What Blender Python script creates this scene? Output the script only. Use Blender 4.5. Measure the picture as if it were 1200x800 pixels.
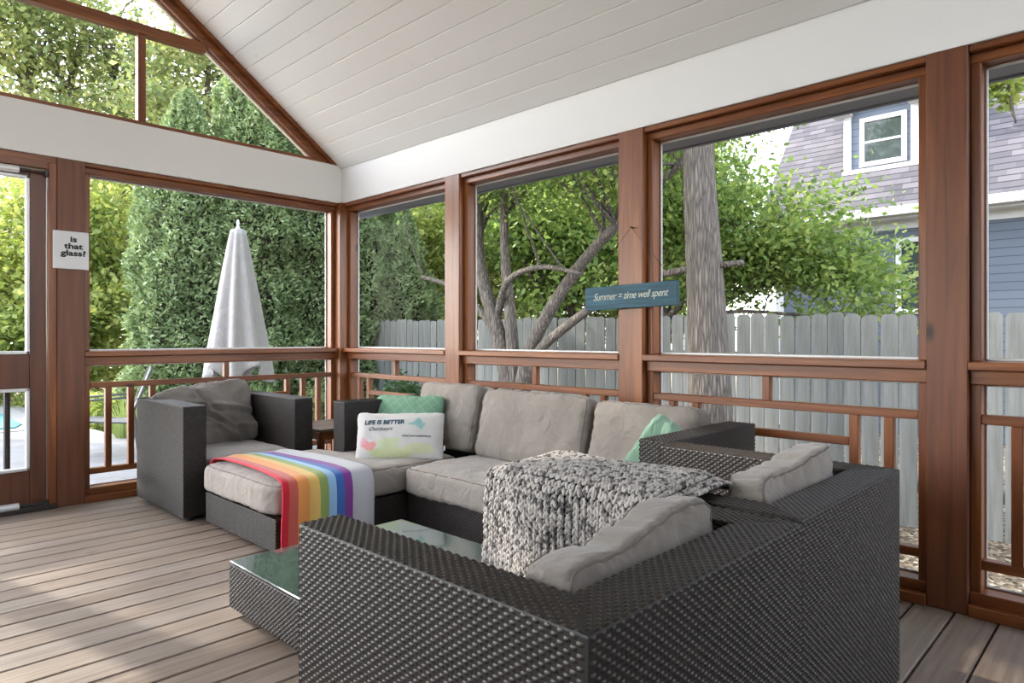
import bpy, bmesh, math, random
import numpy as np
from mathutils import Vector, Matrix, noise as mnoise
PI = math.pi
R = math.radians
random.seed(7)
rng = np.random.default_rng(7)
sc = bpy.context.scene
for o in list(bpy.data.objects): bpy.data.objects.remove(o)
COL = sc.collection

# ------------------------------------------------------------------ camera, sky, sun, exposure
cam_d = bpy.data.cameras.new('camera'); cam = bpy.data.objects.new('camera', cam_d); COL.objects.link(cam)
YAW = math.atan2(755, 783)
cam.location = (0, 0, 1.1); cam.rotation_euler = (R(90), 0, YAW - R(90))
cam_d.sensor_width = 36; cam_d.lens = 36*783/1200; cam_d.shift_y = -6/1200; cam_d.clip_end = 500; cam_d.clip_start = .02
sc.camera = cam
w = bpy.data.worlds.new('world'); sc.world = w; w.use_nodes = True
wn = w.node_tree; bg = wn.nodes['Background']
sky = wn.nodes.new('ShaderNodeTexSky'); sky.sky_type = 'NISHITA'; sky.sun_disc = False
sky.sun_elevation = R(38); sky.sun_rotation = R(-30); sky.air_density = 1.0; sky.dust_density = 1.2; sky.ozone_density = 1.0
hs = wn.nodes.new('ShaderNodeHueSaturation'); hs.inputs['Saturation'].default_value = .42
wn.links.new(sky.outputs[0], hs.inputs['Color']); wn.links.new(hs.outputs[0], bg.inputs['Color'])
bg.inputs['Strength'].default_value = .5
sun_d = bpy.data.lights.new('sun', 'SUN'); sun = bpy.data.objects.new('sun', sun_d); COL.objects.link(sun)
sun_d.energy = 4.0; sun_d.angle = R(1.2); sun_d.color = (1, .93, .8)
SUNDIR = Vector((-.22, .78, .59)).normalized()          # towards the sun
sun.rotation_euler = SUNDIR.to_track_quat('Z', 'Y').to_euler()
sc.view_settings.view_transform = 'Standard'; sc.view_settings.look = 'None'
sc.view_settings.gamma = 1; sc.view_settings.use_curve_mapping = False
sc.view_settings.exposure = 1.4

XR, YL = 3.139, 5.08            # inner faces of the two porch walls
GZ = -.55                       # garden level
PZ = -.2                        # patio level

# ------------------------------------------------------------------ helpers
def tag(o, label=None, cat=None, group=None, kind=None):
    if label: o['label'] = label
    if cat: o['category'] = cat
    if group: o['group'] = group
    if kind: o['kind'] = kind
    return o
def empty(name, loc=(0, 0, 0), rz=0, label=None, cat=None, group=None, kind=None):
    o = bpy.data.objects.new(name, None); COL.objects.link(o); o.location = loc; o.rotation_euler = (0, 0, rz)
    o.empty_display_size = .1
    return tag(o, label, cat, group, kind)
class MB:
    def __init__(s): s.v = []; s.f = []; s.uv = []
    def add(s, vs, fs, uvs=None):
        n = len(s.v); s.v += [tuple(v) for v in vs]; s.f += [tuple(i+n for i in f) for f in fs]
    def box(s, x0, x1, y0, y1, z0, z1, b=.004, M=None):
        x0, x1 = min(x0, x1), max(x0, x1); y0, y1 = min(y0, y1), max(y0, y1); z0, z1 = min(z0, z1), max(z0, z1)
        b = min(b, (x1-x0)*.4, (y1-y0)*.4, (z1-z0)*.4)
        bm = bmesh.new(); bmesh.ops.create_cube(bm, size=1)
        for v in bm.verts:
            v.co = Vector(((x0+x1)/2+v.co.x*(x1-x0), (y0+y1)/2+v.co.y*(y1-y0), (z0+z1)/2+v.co.z*(z1-z0)))
        if b > 0: bmesh.ops.bevel(bm, geom=list(bm.edges), offset=b, segments=2 if b > .008 else 1, affect='EDGES', profile=.5)
        bm.verts.index_update()
        vs = [(M @ v.co) if M else v.co.copy() for v in bm.verts]
        s.add(vs, [[v.index for v in f.verts] for f in bm.faces]); bm.free(); return s
    def tube(s, pts, rad, seg=8, cap=True):
        pts = [Vector(p) for p in pts]; n = len(pts)
        rr = rad if isinstance(rad, (list, tuple)) else [rad]*n
        vs = []; ref = None
        for i, p in enumerate(pts):
            d = (pts[min(i+1, n-1)]-pts[max(i-1, 0)]).normalized()
            if ref is None: ref = d.orthogonal().normalized()
            ref = (ref - d*ref.dot(d))
            ref = ref.normalized() if ref.length > 1e-6 else d.orthogonal().normalized()
            q = d.cross(ref)
            for k in range(seg):
                a = 2*PI*k/seg; vs.append(p+(ref*math.cos(a)+q*math.sin(a))*rr[i])
        fs = [(i*seg+k, i*seg+(k+1) % seg, (i+1)*seg+(k+1) % seg, (i+1)*seg+k) for i in range(n-1) for k in range(seg)]
        if cap: fs += [tuple(range(seg))[::-1], tuple(range((n-1)*seg, n*seg))]
        s.add(vs, fs); return s
    def lathe(s, prof, c=(0, 0, 0), seg=24):
        n = len(prof); vs = []
        for r, z in prof:
            for k in range(seg):
                a = 2*PI*k/seg; vs.append((c[0]+r*math.cos(a), c[1]+r*math.sin(a), c[2]+z))
        fs = [(i*seg+k, i*seg+(k+1) % seg, (i+1)*seg+(k+1) % seg, (i+1)*seg+k) for i in range(n-1) for k in range(seg)]
        fs += [tuple(range(seg))[::-1], tuple(range((n-1)*seg, n*seg))]
        s.add(vs, fs); return s
    def prism(s, poly, fn, t0, t1):
        """poly: 2d outline; fn(u, v, t) -> 3d"""
        n = len(poly)
        s.add([fn(u, v, t0) for u, v in poly]+[fn(u, v, t1) for u, v in poly],
              [tuple(range(n))[::-1], tuple(range(n, 2*n))]+[(i, (i+1) % n, n+(i+1) % n, n+i) for i in range(n)])
        return s
    def build(s, name, mat, parent=None, smooth=False, uv=False, **kw):
        me = bpy.data.meshes.new(name); me.from_pydata(s.v, [], s.f); me.update()
        bm = bmesh.new(); bm.from_mesh(me); bmesh.ops.recalc_face_normals(bm, faces=bm.faces); bm.to_mesh(me); bm.free()
        me.materials.append(mat)
        if smooth: me.polygons.foreach_set('use_smooth', [True]*len(me.polygons))
        if uv: box_uv(me)
        o = bpy.data.objects.new(name, me); COL.objects.link(o)
        if parent: o.parent = parent
        return tag(o, **kw)
def box_uv(me):
    ul = me.uv_layers.new(name='UVMap'); co = me.vertices
    for p in me.polygons:
        n = p.normal; ax = max(range(3), key=lambda i: abs(n[i]))
        for li in p.loop_indices:
            c = co[me.loops[li].vertex_index].co
            ul.data[li].uv = (c.y, c.z) if ax == 0 else ((c.x, c.z) if ax == 1 else (c.x, c.y))
def raw_mesh(name, V, Fq, mat, parent=None, smooth=False, **kw):
    """V (n,3) array, Fq (m,k) array of equal sided faces"""
    me = bpy.data.meshes.new(name); V = np.asarray(V, dtype=np.float32); Fq = np.asarray(Fq, dtype=np.int32); k = Fq.shape[1]
    me.vertices.add(len(V)); me.vertices.foreach_set('co', V.ravel())
    me.loops.add(Fq.size); me.loops.foreach_set('vertex_index', Fq.ravel())
    me.polygons.add(len(Fq)); me.polygons.foreach_set('loop_start', np.arange(0, Fq.size, k, dtype=np.int32))
    me.polygons.foreach_set('loop_total', np.full(len(Fq), k, dtype=np.int32))
    if smooth: me.polygons.foreach_set('use_smooth', np.ones(len(Fq), dtype=bool))
    me.update(calc_edges=True); me.validate(); me.materials.append(mat)
    o = bpy.data.objects.new(name, me); COL.objects.link(o)
    if parent: o.parent = parent
    return tag(o, **kw)

# ------------------------------------------------------------------ materials
class NT:
    def __init__(s, name):
        s.m = bpy.data.materials.new(name); s.m.use_nodes = True; s.t = s.m.node_tree; s.b = s.t.nodes['Principled BSDF']; s.out = s.t.nodes['Material Output']
    def n(s, typ, **kw):
        nd = s.t.nodes.new('ShaderNode'+typ)
        for k, v in kw.items():
            if k.startswith('i_'):
                key = k[2:]; key = int(key) if key.isdigit() else key.replace('_', ' ')
                s.put(nd.inputs[key], v)
            else: setattr(nd, k, v)
        return nd
    def put(s, inp, v):
        if isinstance(v, bpy.types.NodeSocket): s.t.links.new(v, inp)
        elif isinstance(v, bpy.types.Node): s.t.links.new(v.outputs[0], inp)
        else: inp.default_value = v
    def math(s, op, a, b=None, c=None, clamp=False):
        nd = s.t.nodes.new('ShaderNodeMath'); nd.operation = op; nd.use_clamp = clamp; s.put(nd.inputs[0], a)
        if b is not None: s.put(nd.inputs[1], b)
        if c is not None: s.put(nd.inputs[2], c)
        return nd.outputs[0]
    def mix(s, f, a, b, mode='MIX'):
        nd = s.t.nodes.new('ShaderNodeMix'); nd.data_type = 'RGBA'; nd.blend_type = mode
        s.put(nd.inputs[0], f); s.put(nd.inputs[6], a); s.put(nd.inputs[7], b); return nd.outputs[2]
    def ramp(s, f, stops):
        nd = s.t.nodes.new('ShaderNodeValToRGB'); s.put(nd.inputs[0], f); e = nd.color_ramp.elements
        while len(e) < len(stops): e.new(.5)
        for el, (p, c) in zip(e, stops): el.position = p; el.color = c if len(c) == 4 else (*c, 1)
        return nd.outputs[0]
    def coords(s, scale=(1, 1, 1), which='Object', rot=(0, 0, 0)):
        tc = s.t.nodes.new('ShaderNodeTexCoord'); mp = s.t.nodes.new('ShaderNodeMapping')
        mp.inputs['Scale'].default_value = scale; mp.inputs['Rotation'].default_value = rot
        s.t.links.new(tc.outputs[which], mp.inputs[0]); return mp.outputs[0]
    def noise(s, vec, scale, detail=3, rough=.55, dist=0):
        nd = s.n('TexNoise', i_Vector=vec, i_Scale=scale, i_Detail=detail, i_Roughness=rough, i_Distortion=dist); return nd.outputs[0]
    def bump(s, h, strength=.5, dist=.01):
        nd = s.n('Bump', i_Strength=strength, i_Distance=dist, i_Height=h); s.put(s.b.inputs['Normal'], nd); return nd
    def base(s, c): s.put(s.b.inputs['Base Color'], (*c, 1) if isinstance(c, tuple) and len(c) == 3 else c)
    def rough(s, r): s.put(s.b.inputs['Roughness'], r)

def simple(name, col, rough=.5, metal=0, bump=0, bscale=50, var=.0):
    t = NT(name); t.rough(rough); t.b.inputs['Metallic'].default_value = metal
    if var or bump:
        nz = t.noise(t.coords(), bscale)
        if var: t.base(t.ramp(nz, [(.3, tuple(c*(1-var) for c in col)), (.7, tuple(min(1, c*(1+var)) for c in col))]))
        else: t.base(col)
        if bump: t.bump(nz, bump, .005)
    else: t.base(col)
    return t.m
def wood(name, axis, dark=(.085, .022, .006), mid=(.185, .056, .0145), light=(.36, .128, .03), rough=.36):
    t = NT(name); sc_ = [26, 26, 26]; sc_[axis] = 1.3
    g = t.noise(t.coords(tuple(sc_)), 1.0, 5, .6, .6)
    sc2 = [2.2]*3; sc2[axis] = .7
    big = t.noise(t.coords(tuple(sc2)), 1.0, 2)
    c = t.ramp(g, [(.28, dark), (.5, mid), (.75, light)])
    c = t.mix(.45, c, t.ramp(big, [(.3, dark), (.6, light)]), 'MULTIPLY') if False else t.mix(t.math('MULTIPLY', big, .6), c, (*mid, 1))
    sk = [7]*3; sk[axis] = 3.2
    vo = t.n('TexVoronoi', i_Vector=t.coords(tuple(sk)), i_Scale=1.0)
    k = t.math('LESS_THAN', vo.outputs['Distance'], .13)
    kn = t.ramp(vo.outputs['Distance'], [(.05, (1, 1, 1)), (.17, (0, 0, 0))])
    wv = t.n('TexWhiteNoise', i_Vector=vo.outputs['Color']) if False else vo.outputs['Color']
    sel = t.math('GREATER_THAN', t.n('SeparateColor', i_Color=vo.outputs['Color']).outputs[0], .72)
    c = t.mix(t.math('MULTIPLY', kn, sel), c, (.035, .012, .006, 1))
    t.base(c); t.rough(rough); t.bump(g, .25, .004)
    return t.m
WX, WY, WZ = wood('cedar_x', 0), wood('cedar_y', 1), wood('cedar_z', 2)
DOORW = wood('door_stain', 2, (.05, .016, .008), (.11, .036, .016), (.16, .058, .024), .38)
POSTW = wood('post_stain', 2, (.06, .02, .008), (.145, .048, .02), (.21, .078, .03), .45)

def mat_deck():
    t = NT('deck_boards'); tc = t.coords()
    sx = t.n('SeparateXYZ', i_Vector=tc)
    row = t.math('FLOOR', t.math('DIVIDE', t.math('SUBTRACT', sx.outputs[1], .579), .143))
    wn_ = t.n('TexWhiteNoise', noise_dimensions='1D', i_W=row)
    cv = t.n('CombineXYZ', i_X=t.math('MULTIPLY', sx.outputs[0], 1.6), i_Y=t.math('MULTIPLY', sx.outputs[1], 38), i_Z=t.math('MULTIPLY', row, 3.7))
    g = t.noise(cv.outputs[0], 1, 6, .65, .8)
    c = t.ramp(g, [(.25, (.11, .078, .058)), (.5, (.235, .188, .15)), (.75, (.33, .28, .235))])
    tint = t.ramp(wn_.outputs[0], [(0, (.80, .74, .70)), (.5, (1, .97, .94)), (1, (.92, .93, .97))])
    c = t.mix(1.0, c, tint, 'MULTIPLY')
    blot = t.noise(tc, 2.3, 4, .6)
    c = t.mix(t.math('MULTIPLY', t.ramp(blot, [(.45, (0, 0, 0)), (.75, (1, 1, 1))]), .35), c, (.30, .22, .17, 1))
    vo = t.n('TexVoronoi', i_Vector=t.coords((2.2, 5, 1)), i_Scale=1.0)
    c = t.mix(t.math('MULTIPLY', t.ramp(vo.outputs['Distance'], [(.02, (1, 1, 1)), (.09, (0, 0, 0))]), .8), c, (.1, .06, .04, 1))
    t.base(c); t.rough(t.ramp(g, [(.3, (.5, .5, .5)), (.7, (.68, .68, .68))])); t.bump(g, .35, .004); return t.m
DECK = mat_deck()
def mat_strand():
    t = NT('dark_resin_strand'); g = t.n('NewGeometry').outputs['Random Per Island']
    t.base(t.ramp(g, [(0, (.015, .0095, .007)), (1, (.038, .026, .0195))])); t.rough(.42); t.b.inputs['Specular IOR Level'].default_value = .4
    return t.m
STRAND = mat_strand()
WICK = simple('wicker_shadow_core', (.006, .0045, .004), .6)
WQ, WP = .024, .0088
def weave_patches(O, U, Vd, N, poly):
    """woven strands over one flat face: O origin, U strand direction, Vd across, N outwards; poly = outline in (u, v)"""
    us = [p[0] for p in poly]; vs_ = [p[1] for p in poly]; rows = np.arange(min(vs_)+WP*.5, max(vs_), WP); cs = []
    for r_, v in enumerate(rows):
        xs = []
        for k in range(len(poly)):
            (a, b), (c, d) = poly[k], poly[(k+1) % len(poly)]
            if (b <= v < d) or (d <= v < b): xs.append(a+(v-b)/(d-b)*(c-a))
        if len(xs) < 2: continue
        x0, x1 = min(xs), max(xs); ph = .5*WQ*(r_ % 2)
        k0 = math.ceil((x0+.003-ph)/WQ); k1 = math.floor((x1-.003-ph)/WQ)
        cs += [(k*WQ+ph, v) for k in range(k0, k1+1)]
    if not cs: return np.zeros((0, 3)), np.zeros((0, 4), int)
    cs = np.array(cs); nu, nv = 5, 4
    gu = np.linspace(-1, 1, nu); gv = np.linspace(-1, 1, nv); G = [(a, b) for a in gu for b in gv]
    loc = np.array([(a*WQ*.37, b*WP*.5, -.0012+.0042*math.cos(a*PI/2)**.8*(1-.75*b*b) if abs(a) < 1 else -.0012) for a, b in G])
    P = np.concatenate([cs, np.zeros((len(cs), 1))], 1)[:, None, :]+loc[None]
    M = np.array([U, Vd, N]); W_ = P.reshape(-1, 3) @ M + np.array(O)
    q = np.array([(i*nv+j, (i+1)*nv+j, (i+1)*nv+j+1, i*nv+j+1) for i in range(nu-1) for j in range(nv-1)])
    F_ = (q[None]+(np.arange(len(cs))*nu*nv)[:, None, None]).reshape(-1, 4)
    return W_, F_
def wicker_prism(name, parent, poly, z0, z1, cuts=(), rough_r=.005):
    """dark core with woven strands on every face that can be seen; poly is counter clockwise or clockwise in plan"""
    n = len(poly); area = sum(poly[i][0]*poly[(i+1) % n][1]-poly[(i+1) % n][0]*poly[i][1] for i in range(n))
    if area < 0:
        poly = poly[::-1]; cuts = [((n-1-b), (n-1-a)) for a, b in cuts]
    cut = {(a, b) for a, b in cuts}
    bm = bmesh.new(); lo = [bm.verts.new((x, y, z0)) for x, y in poly]; hi = [bm.verts.new((x, y, z1)) for x, y in poly]
    bm.faces.new(lo[::-1]); bm.faces.new(hi)
    for i in range(n): bm.faces.new((lo[i], lo[(i+1) % n], hi[(i+1) % n], hi[i]))
    skip = set()
    for a, b in cut:
        c4 = {lo[a], lo[b], hi[a], hi[b]}; skip |= {e for e in bm.edges if e.verts[0] in c4 and e.verts[1] in c4}
    bmesh.ops.bevel(bm, geom=[e for e in bm.edges if e not in skip], offset=rough_r, segments=2, affect='EDGES', profile=.5)
    bmesh.ops.recalc_face_normals(bm, faces=bm.faces)
    me0 = bpy.data.meshes.new('t'); bm.to_mesh(me0); bm.free()
    V = [np.array([tuple(v.co) for v in me0.vertices])]; faces = [tuple(p.vertices) for p in me0.polygons]; ncore = len(faces); off = len(V[0])
    bpy.data.meshes.remove(me0)
    for i in range(n):
        if (i, (i+1) % n) in cut: continue
        a = Vector((*poly[i], 0)); b = Vector((*poly[(i+1) % n], 0)); d = (b-a); L_ = d.length; d /= L_; nn = Vector((d.y, -d.x, 0))
        W_, F_ = weave_patches((a.x, a.y, z0), tuple(d), (0, 0, 1), tuple(nn), [(0, .0), (L_, .0), (L_, z1-z0), (0, z1-z0)])
        V.append(W_); faces += [tuple(f) for f in (F_+off)]; off += len(W_)
    xs = [p[0] for p in poly]; ys = [p[1] for p in poly]; lx, ly = max(xs)-min(xs), max(ys)-min(ys)
    if lx >= ly: W_, F_ = weave_patches((0, 0, z1), (1, 0, 0), (0, 1, 0), (0, 0, 1), poly)
    else: W_, F_ = weave_patches((0, 0, z1), (0, 1, 0), (1, 0, 0), (0, 0, 1), [(y, x) for x, y in poly])
    V.append(W_); faces += [tuple(f) for f in (F_+off)]
    V = np.concatenate(V); me = bpy.data.meshes.new(name)
    me.vertices.add(len(V)); me.vertices.foreach_set('co', V.astype(np.float32).ravel())
    ln = np.array([len(f) for f in faces], dtype=np.int32); flat = np.concatenate([np.array(f) for f in faces]).astype(np.int32)
    me.loops.add(len(flat)); me.loops.foreach_set('vertex_index', flat); me.polygons.add(len(ln))
    me.polygons.foreach_set('loop_start', np.concatenate([[0], np.cumsum(ln)[:-1]]).astype(np.int32)); me.polygons.foreach_set('loop_total', ln)
    mi = np.ones(len(ln), dtype=np.int32); mi[:ncore] = 0; me.polygons.foreach_set('material_index', mi); me.polygons.foreach_set('use_smooth', mi.astype(bool))
    me.update(calc_edges=True); me.validate(); me.materials.append(WICK); me.materials.append(STRAND)
    o = bpy.data.objects.new(name, me); COL.objects.link(o)
    if parent: o.parent = parent
    return o
def mat_cloth(name, col, scale=900, var=.1):
    t = NT(name); co = t.coords()
    nz = t.noise(co, 6, 3); f = t.noise(co, scale, 2)
    c = t.ramp(nz, [(.3, tuple(x*(1-var) for x in col)), (.7, tuple(x*(1+var*.6) for x in col))])
    t.base(c); t.rough(.9); t.b.inputs['Sheen Weight'].default_value = .25
    fold = t.noise(t.coords((1, 1, 1)), 9, 3, .5, 1.2)
    mixh = t.math('ADD', t.math('MULTIPLY', fold, 1.0), t.math('MULTIPLY', f, .06))
    t.bump(mixh, .6, .025); return t.m
GREY = mat_cloth('grey_outdoor_fabric', (.235, .205, .178))
GREYD = mat_cloth('darker_grey_fabric', (.19, .165, .14))
GREYL = mat_cloth('light_grey_fabric', (.30, .265, .23))
PIPE = simple('piping_fabric', (.18, .155, .13), .9)
WHITEP = simple('white_paint', (.80, .80, .79), .55, bump=.05, bscale=6)
def mat_ceiling():
    t = NT('white_board_ceiling'); nz = t.noise(t.coords((12, .6, 12)), 1, 3)
    vo = t.n('TexVoronoi', i_Vector=t.coords((3.2, 1.5, 3.2)), i_Scale=1.0)
    c = t.mix(t.math('MULTIPLY', t.ramp(vo.outputs['Distance'], [(.015, (1, 1, 1)), (.045, (0, 0, 0))]), .3), (.79, .79, .78, 1), (.55, .5, .45, 1))
    t.base(c); t.rough(.5); t.bump(nz, .06, .003); return t.m
CEIL = mat_ceiling()
HOUSEW = simple('pale_house_paint', (.62, .61, .59), .7)
SOFF = simple('slate_soffit_paint', (.25, .27, .31), .6)
ALU = simple('white_aluminium', (.66, .66, .66), .35, .2)
STEEL = simple('dark_steel', (.05, .05, .055), .4, .7)
def mat_pane():
    t = NT('clear_glass'); tr = t.n('BsdfTransparent'); gl = t.n('BsdfGlossy', i_Roughness=.01)
    fr = t.n('Fresnel', i_IOR=1.25); mx = t.n('MixShader', i_0=t.math('MULTIPLY', fr, .003)); t.put(mx.inputs[1], tr.outputs[0]); t.put(mx.inputs[2], gl.outputs[0])
    t.t.links.new(mx.outputs[0], t.out.inputs['Surface']); return t.m
PANE = mat_pane()
def mat_leaf(name, stops, trans=.5, hue_noise=True):
    t = NT(name); g = t.n('NewGeometry'); r = g.outputs['Random Per Island']
    nz = t.noise(t.coords(), .7, 2)
    f = t.math('ADD', t.math('MULTIPLY', r, .65), t.math('MULTIPLY', t.math('SUBTRACT', nz, .32), .9), clamp=True)
    c = t.ramp(f, stops)
    t.base(c); t.rough(.5); t.b.inputs['Specular IOR Level'].default_value = .3
    tr = t.n('BsdfTranslucent'); t.put(tr.inputs['Color'], t.mix(1, c, (1.1, 1.1, .7, 1), 'MULTIPLY'))
    mx = t.n('MixShader', i_0=trans); t.put(mx.inputs[1], t.b.outputs[0]); t.put(mx.inputs[2], tr.outputs[0])
    t.t.links.new(mx.outputs[0], t.out.inputs['Surface']); return t.m
LF_MAPLE = mat_leaf('maple_leaf', [(0, (.09, .15, .05)), (.5, (.23, .34, .11)), (1, (.50, .55, .20))])
LF_YEL = mat_leaf('yellow_green_leaf', [(0, (.13, .19, .06)), (.5, (.33, .40, .13)), (1, (.68, .66, .26))], .55)
LF_MID = mat_leaf('mid_green_leaf', [(0, (.12, .16, .08)), (.5, (.27, .33, .16)), (1, (.58, .54, .26))])
LF_ARB = mat_leaf('arborvitae_spray', [(0, (.10, .15, .07)), (.5, (.26, .35, .17)), (.88, (.42, .50, .26)), (1, (.58, .46, .32))], .25)
LF_DK = mat_leaf('dark_green_leaf', [(0, (.03, .07, .03)), (.6, (.08, .15, .06)), (1, (.16, .26, .08))], .35)
GRASSM = mat_leaf('grass_blade', [(0, (.12, .2, .06)), (.6, (.3, .38, .16)), (1, (.6, .6, .4))], .4)
def mat_bark(name, c0, c1, sx=14, sz=3.0):
    t = NT(name); nz = t.n('TexVoronoi', i_Vector=t.coords((sx, sx, sz)), i_Scale=1.0, feature='DISTANCE_TO_EDGE') ; n2 = t.noise(t.coords((sx*2, sx*2, sz*1.5)), 1, 5, .7, .8)
    h = t.math('ADD', t.math('MULTIPLY', nz.outputs[0], 1.2), t.math('MULTIPLY', n2, .7))
    t.base(t.ramp(h, [(.25, c0), (.85, c1)])); t.rough(.9); t.bump(h, 1, .035); return t.m
BARK = mat_bark('grey_bark', (.07, .058, .05), (.36, .31, .265), 40, 3.5)
BARK2 = mat_bark('brown_bark', (.05, .04, .033), (.22, .18, .15), 9, 2.5)

# ================================================================== THE PORCH
# deck: one floor, its boards laid along X
mb = MB(); y = .579 - .143*22
while y < YL+.10:
    mb.box(-2.4, XR+.14, y+.004, y+.139, -.038, 0, .004); y += .143
mb.build('floor', DECK, kind='structure')
mb = MB(); 
for x in np.arange(-2.2, 3.2, .6): mb.box(x, x+.04, -2.5, YL+.1, -.24, -.04, 0)
mb.build('trim_1', simple('joist_wood', (.1, .075, .05), .8), kind='structure')

# ceiling: right slope and left slope of tongue and groove boards
ZB = 2.548; TS = .735; RX = .9
TH = math.atan(TS); LSL = (XR-RX)/math.cos(TH)
def slope(name, sgn):
    mb = MB(); n = int(LSL/.131)+1
    for i in range(n):
        s0, s1 = i*.131, min((i+1)*.131, LSL)
        e = .005
        prof = [(s0, .0), (s0+e, -.007), (s1-e, -.007), (s1, 0), (s1, .02), (s0, .02)]
        def fn(s_, h, t_):
            x = XR - s_*math.cos(TH) - h*math.sin(TH)*-1; z = ZB + s_*math.sin(TH) + h*math.cos(TH)
            if sgn < 0: x = 2*RX - x
            return (x, t_, z)
        mb.prism(prof, fn, -2.6, YL)
    return mb.build(name, CEIL, kind='structure')
slope('ceiling', 1)
slope('ceiling', -1)
# roof skin above the boards, with the outside eave
mb = MB()
for sgn in (1, -1):
    def fn(s_, h, t_):
        x = XR - s_*math.cos(TH) + h*math.sin(TH); z = ZB + s_*math.sin(TH) + h*math.cos(TH)
        return (x if sgn > 0 else 2*RX-x, t_, z)
    mb.prism([(-.62, .1), (LSL, .1), (LSL, .16), (-.62, .16)], fn, -2.7, YL+.45)
mb.build('trim_2', simple('roof_shingle', (.08, .08, .085), .9), kind='structure')
# white beams
mb = MB(); mb.box(XR, XR+.14, -2.6, YL+.14, 2.25, ZB+.14, .002); mb.build('trim_3', WHITEP, kind='structure')
mb = MB(); mb.box(2*RX-XR, XR+.0, YL, YL+.14, 2.25, 2.572, .002); mb.build('trim_4', WHITEP, kind='structure')
mb = MB(); mb.box(2*RX-XR-.14, 2*RX-XR, -2.6, YL+.14, 2.25, ZB+.14, .002); mb.build('trim_5', WHITEP, kind='structure')
# slate painted soffit and fascia outside the right wall
mb = MB(); mb.box(XR+.14, 3.60, -2.7, YL+.5, 2.235, 2.255, .001); mb.box(3.60, 3.625, -2.7, YL+.5, 2.225, 2.36, .002)
mb.build('trim_6', SOFF, kind='structure')
mb = MB(); mb.box(XR+.14, XR+.16, -2.6, YL+.14, 2.25, 2.5, 0); mb.box(-1.4, XR+.14, YL+.14, YL+.16, 2.2, 2.58, 0); mb.build('trim_7', SOFF, kind='structure')

def wall_map(side):
    if side == 'R': return lambda t0, t1, n0, n1, z0, z1: (XR+n0, XR+n1, t0, t1, z0, z1)
    return lambda t0, t1, n0, n1, z0, z1: (t0, t1, YL+n0, YL+n1, z0, z1)
tn = [8]
def trim(mb, mat): 
    o = mb.build('trim_%d' % tn[0], mat, kind='structure'); tn[0] += 1; return o
# posts
for a, b in ((3.546, 3.704), (2.031, 2.189), (.534, .678), (-.98, -.83), (-2.5, -2.35)):
    trim(MB().box(XR, XR+.14, a, b, 0, 2.25, .004), WZ if a > 1 else POSTW)
trim(MB().box(XR-.035, XR+.14, YL-.035, YL+.14, 0, 2.25, .004), WZ)         # corner post
trim(MB().box(1.061, 1.218, YL, YL+.14, 0, 2.25, .004), POSTW)
trim(MB().box(1.012, 1.061, YL-.002, YL+.12, 0, 2.21, .006), WZ)            # door jamb
trim(MB().box(-.02, .08, YL, YL+.14, 0, 2.25, .004), POSTW)
trim(MB().box(2*RX-XR-.14, 2*RX-XR, YL, YL+.14, 0, 2.25, .004), POSTW)
trim(MB().box(-.02, 1.061, YL+.01, YL+.13, 2.165, 2.25, .004), WX)          # door head
trim(MB().box(-.02, 1.061, YL-.02, YL+.14, -.002, .03, .006), simple('threshold', (.03, .02, .018), .5))

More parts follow.
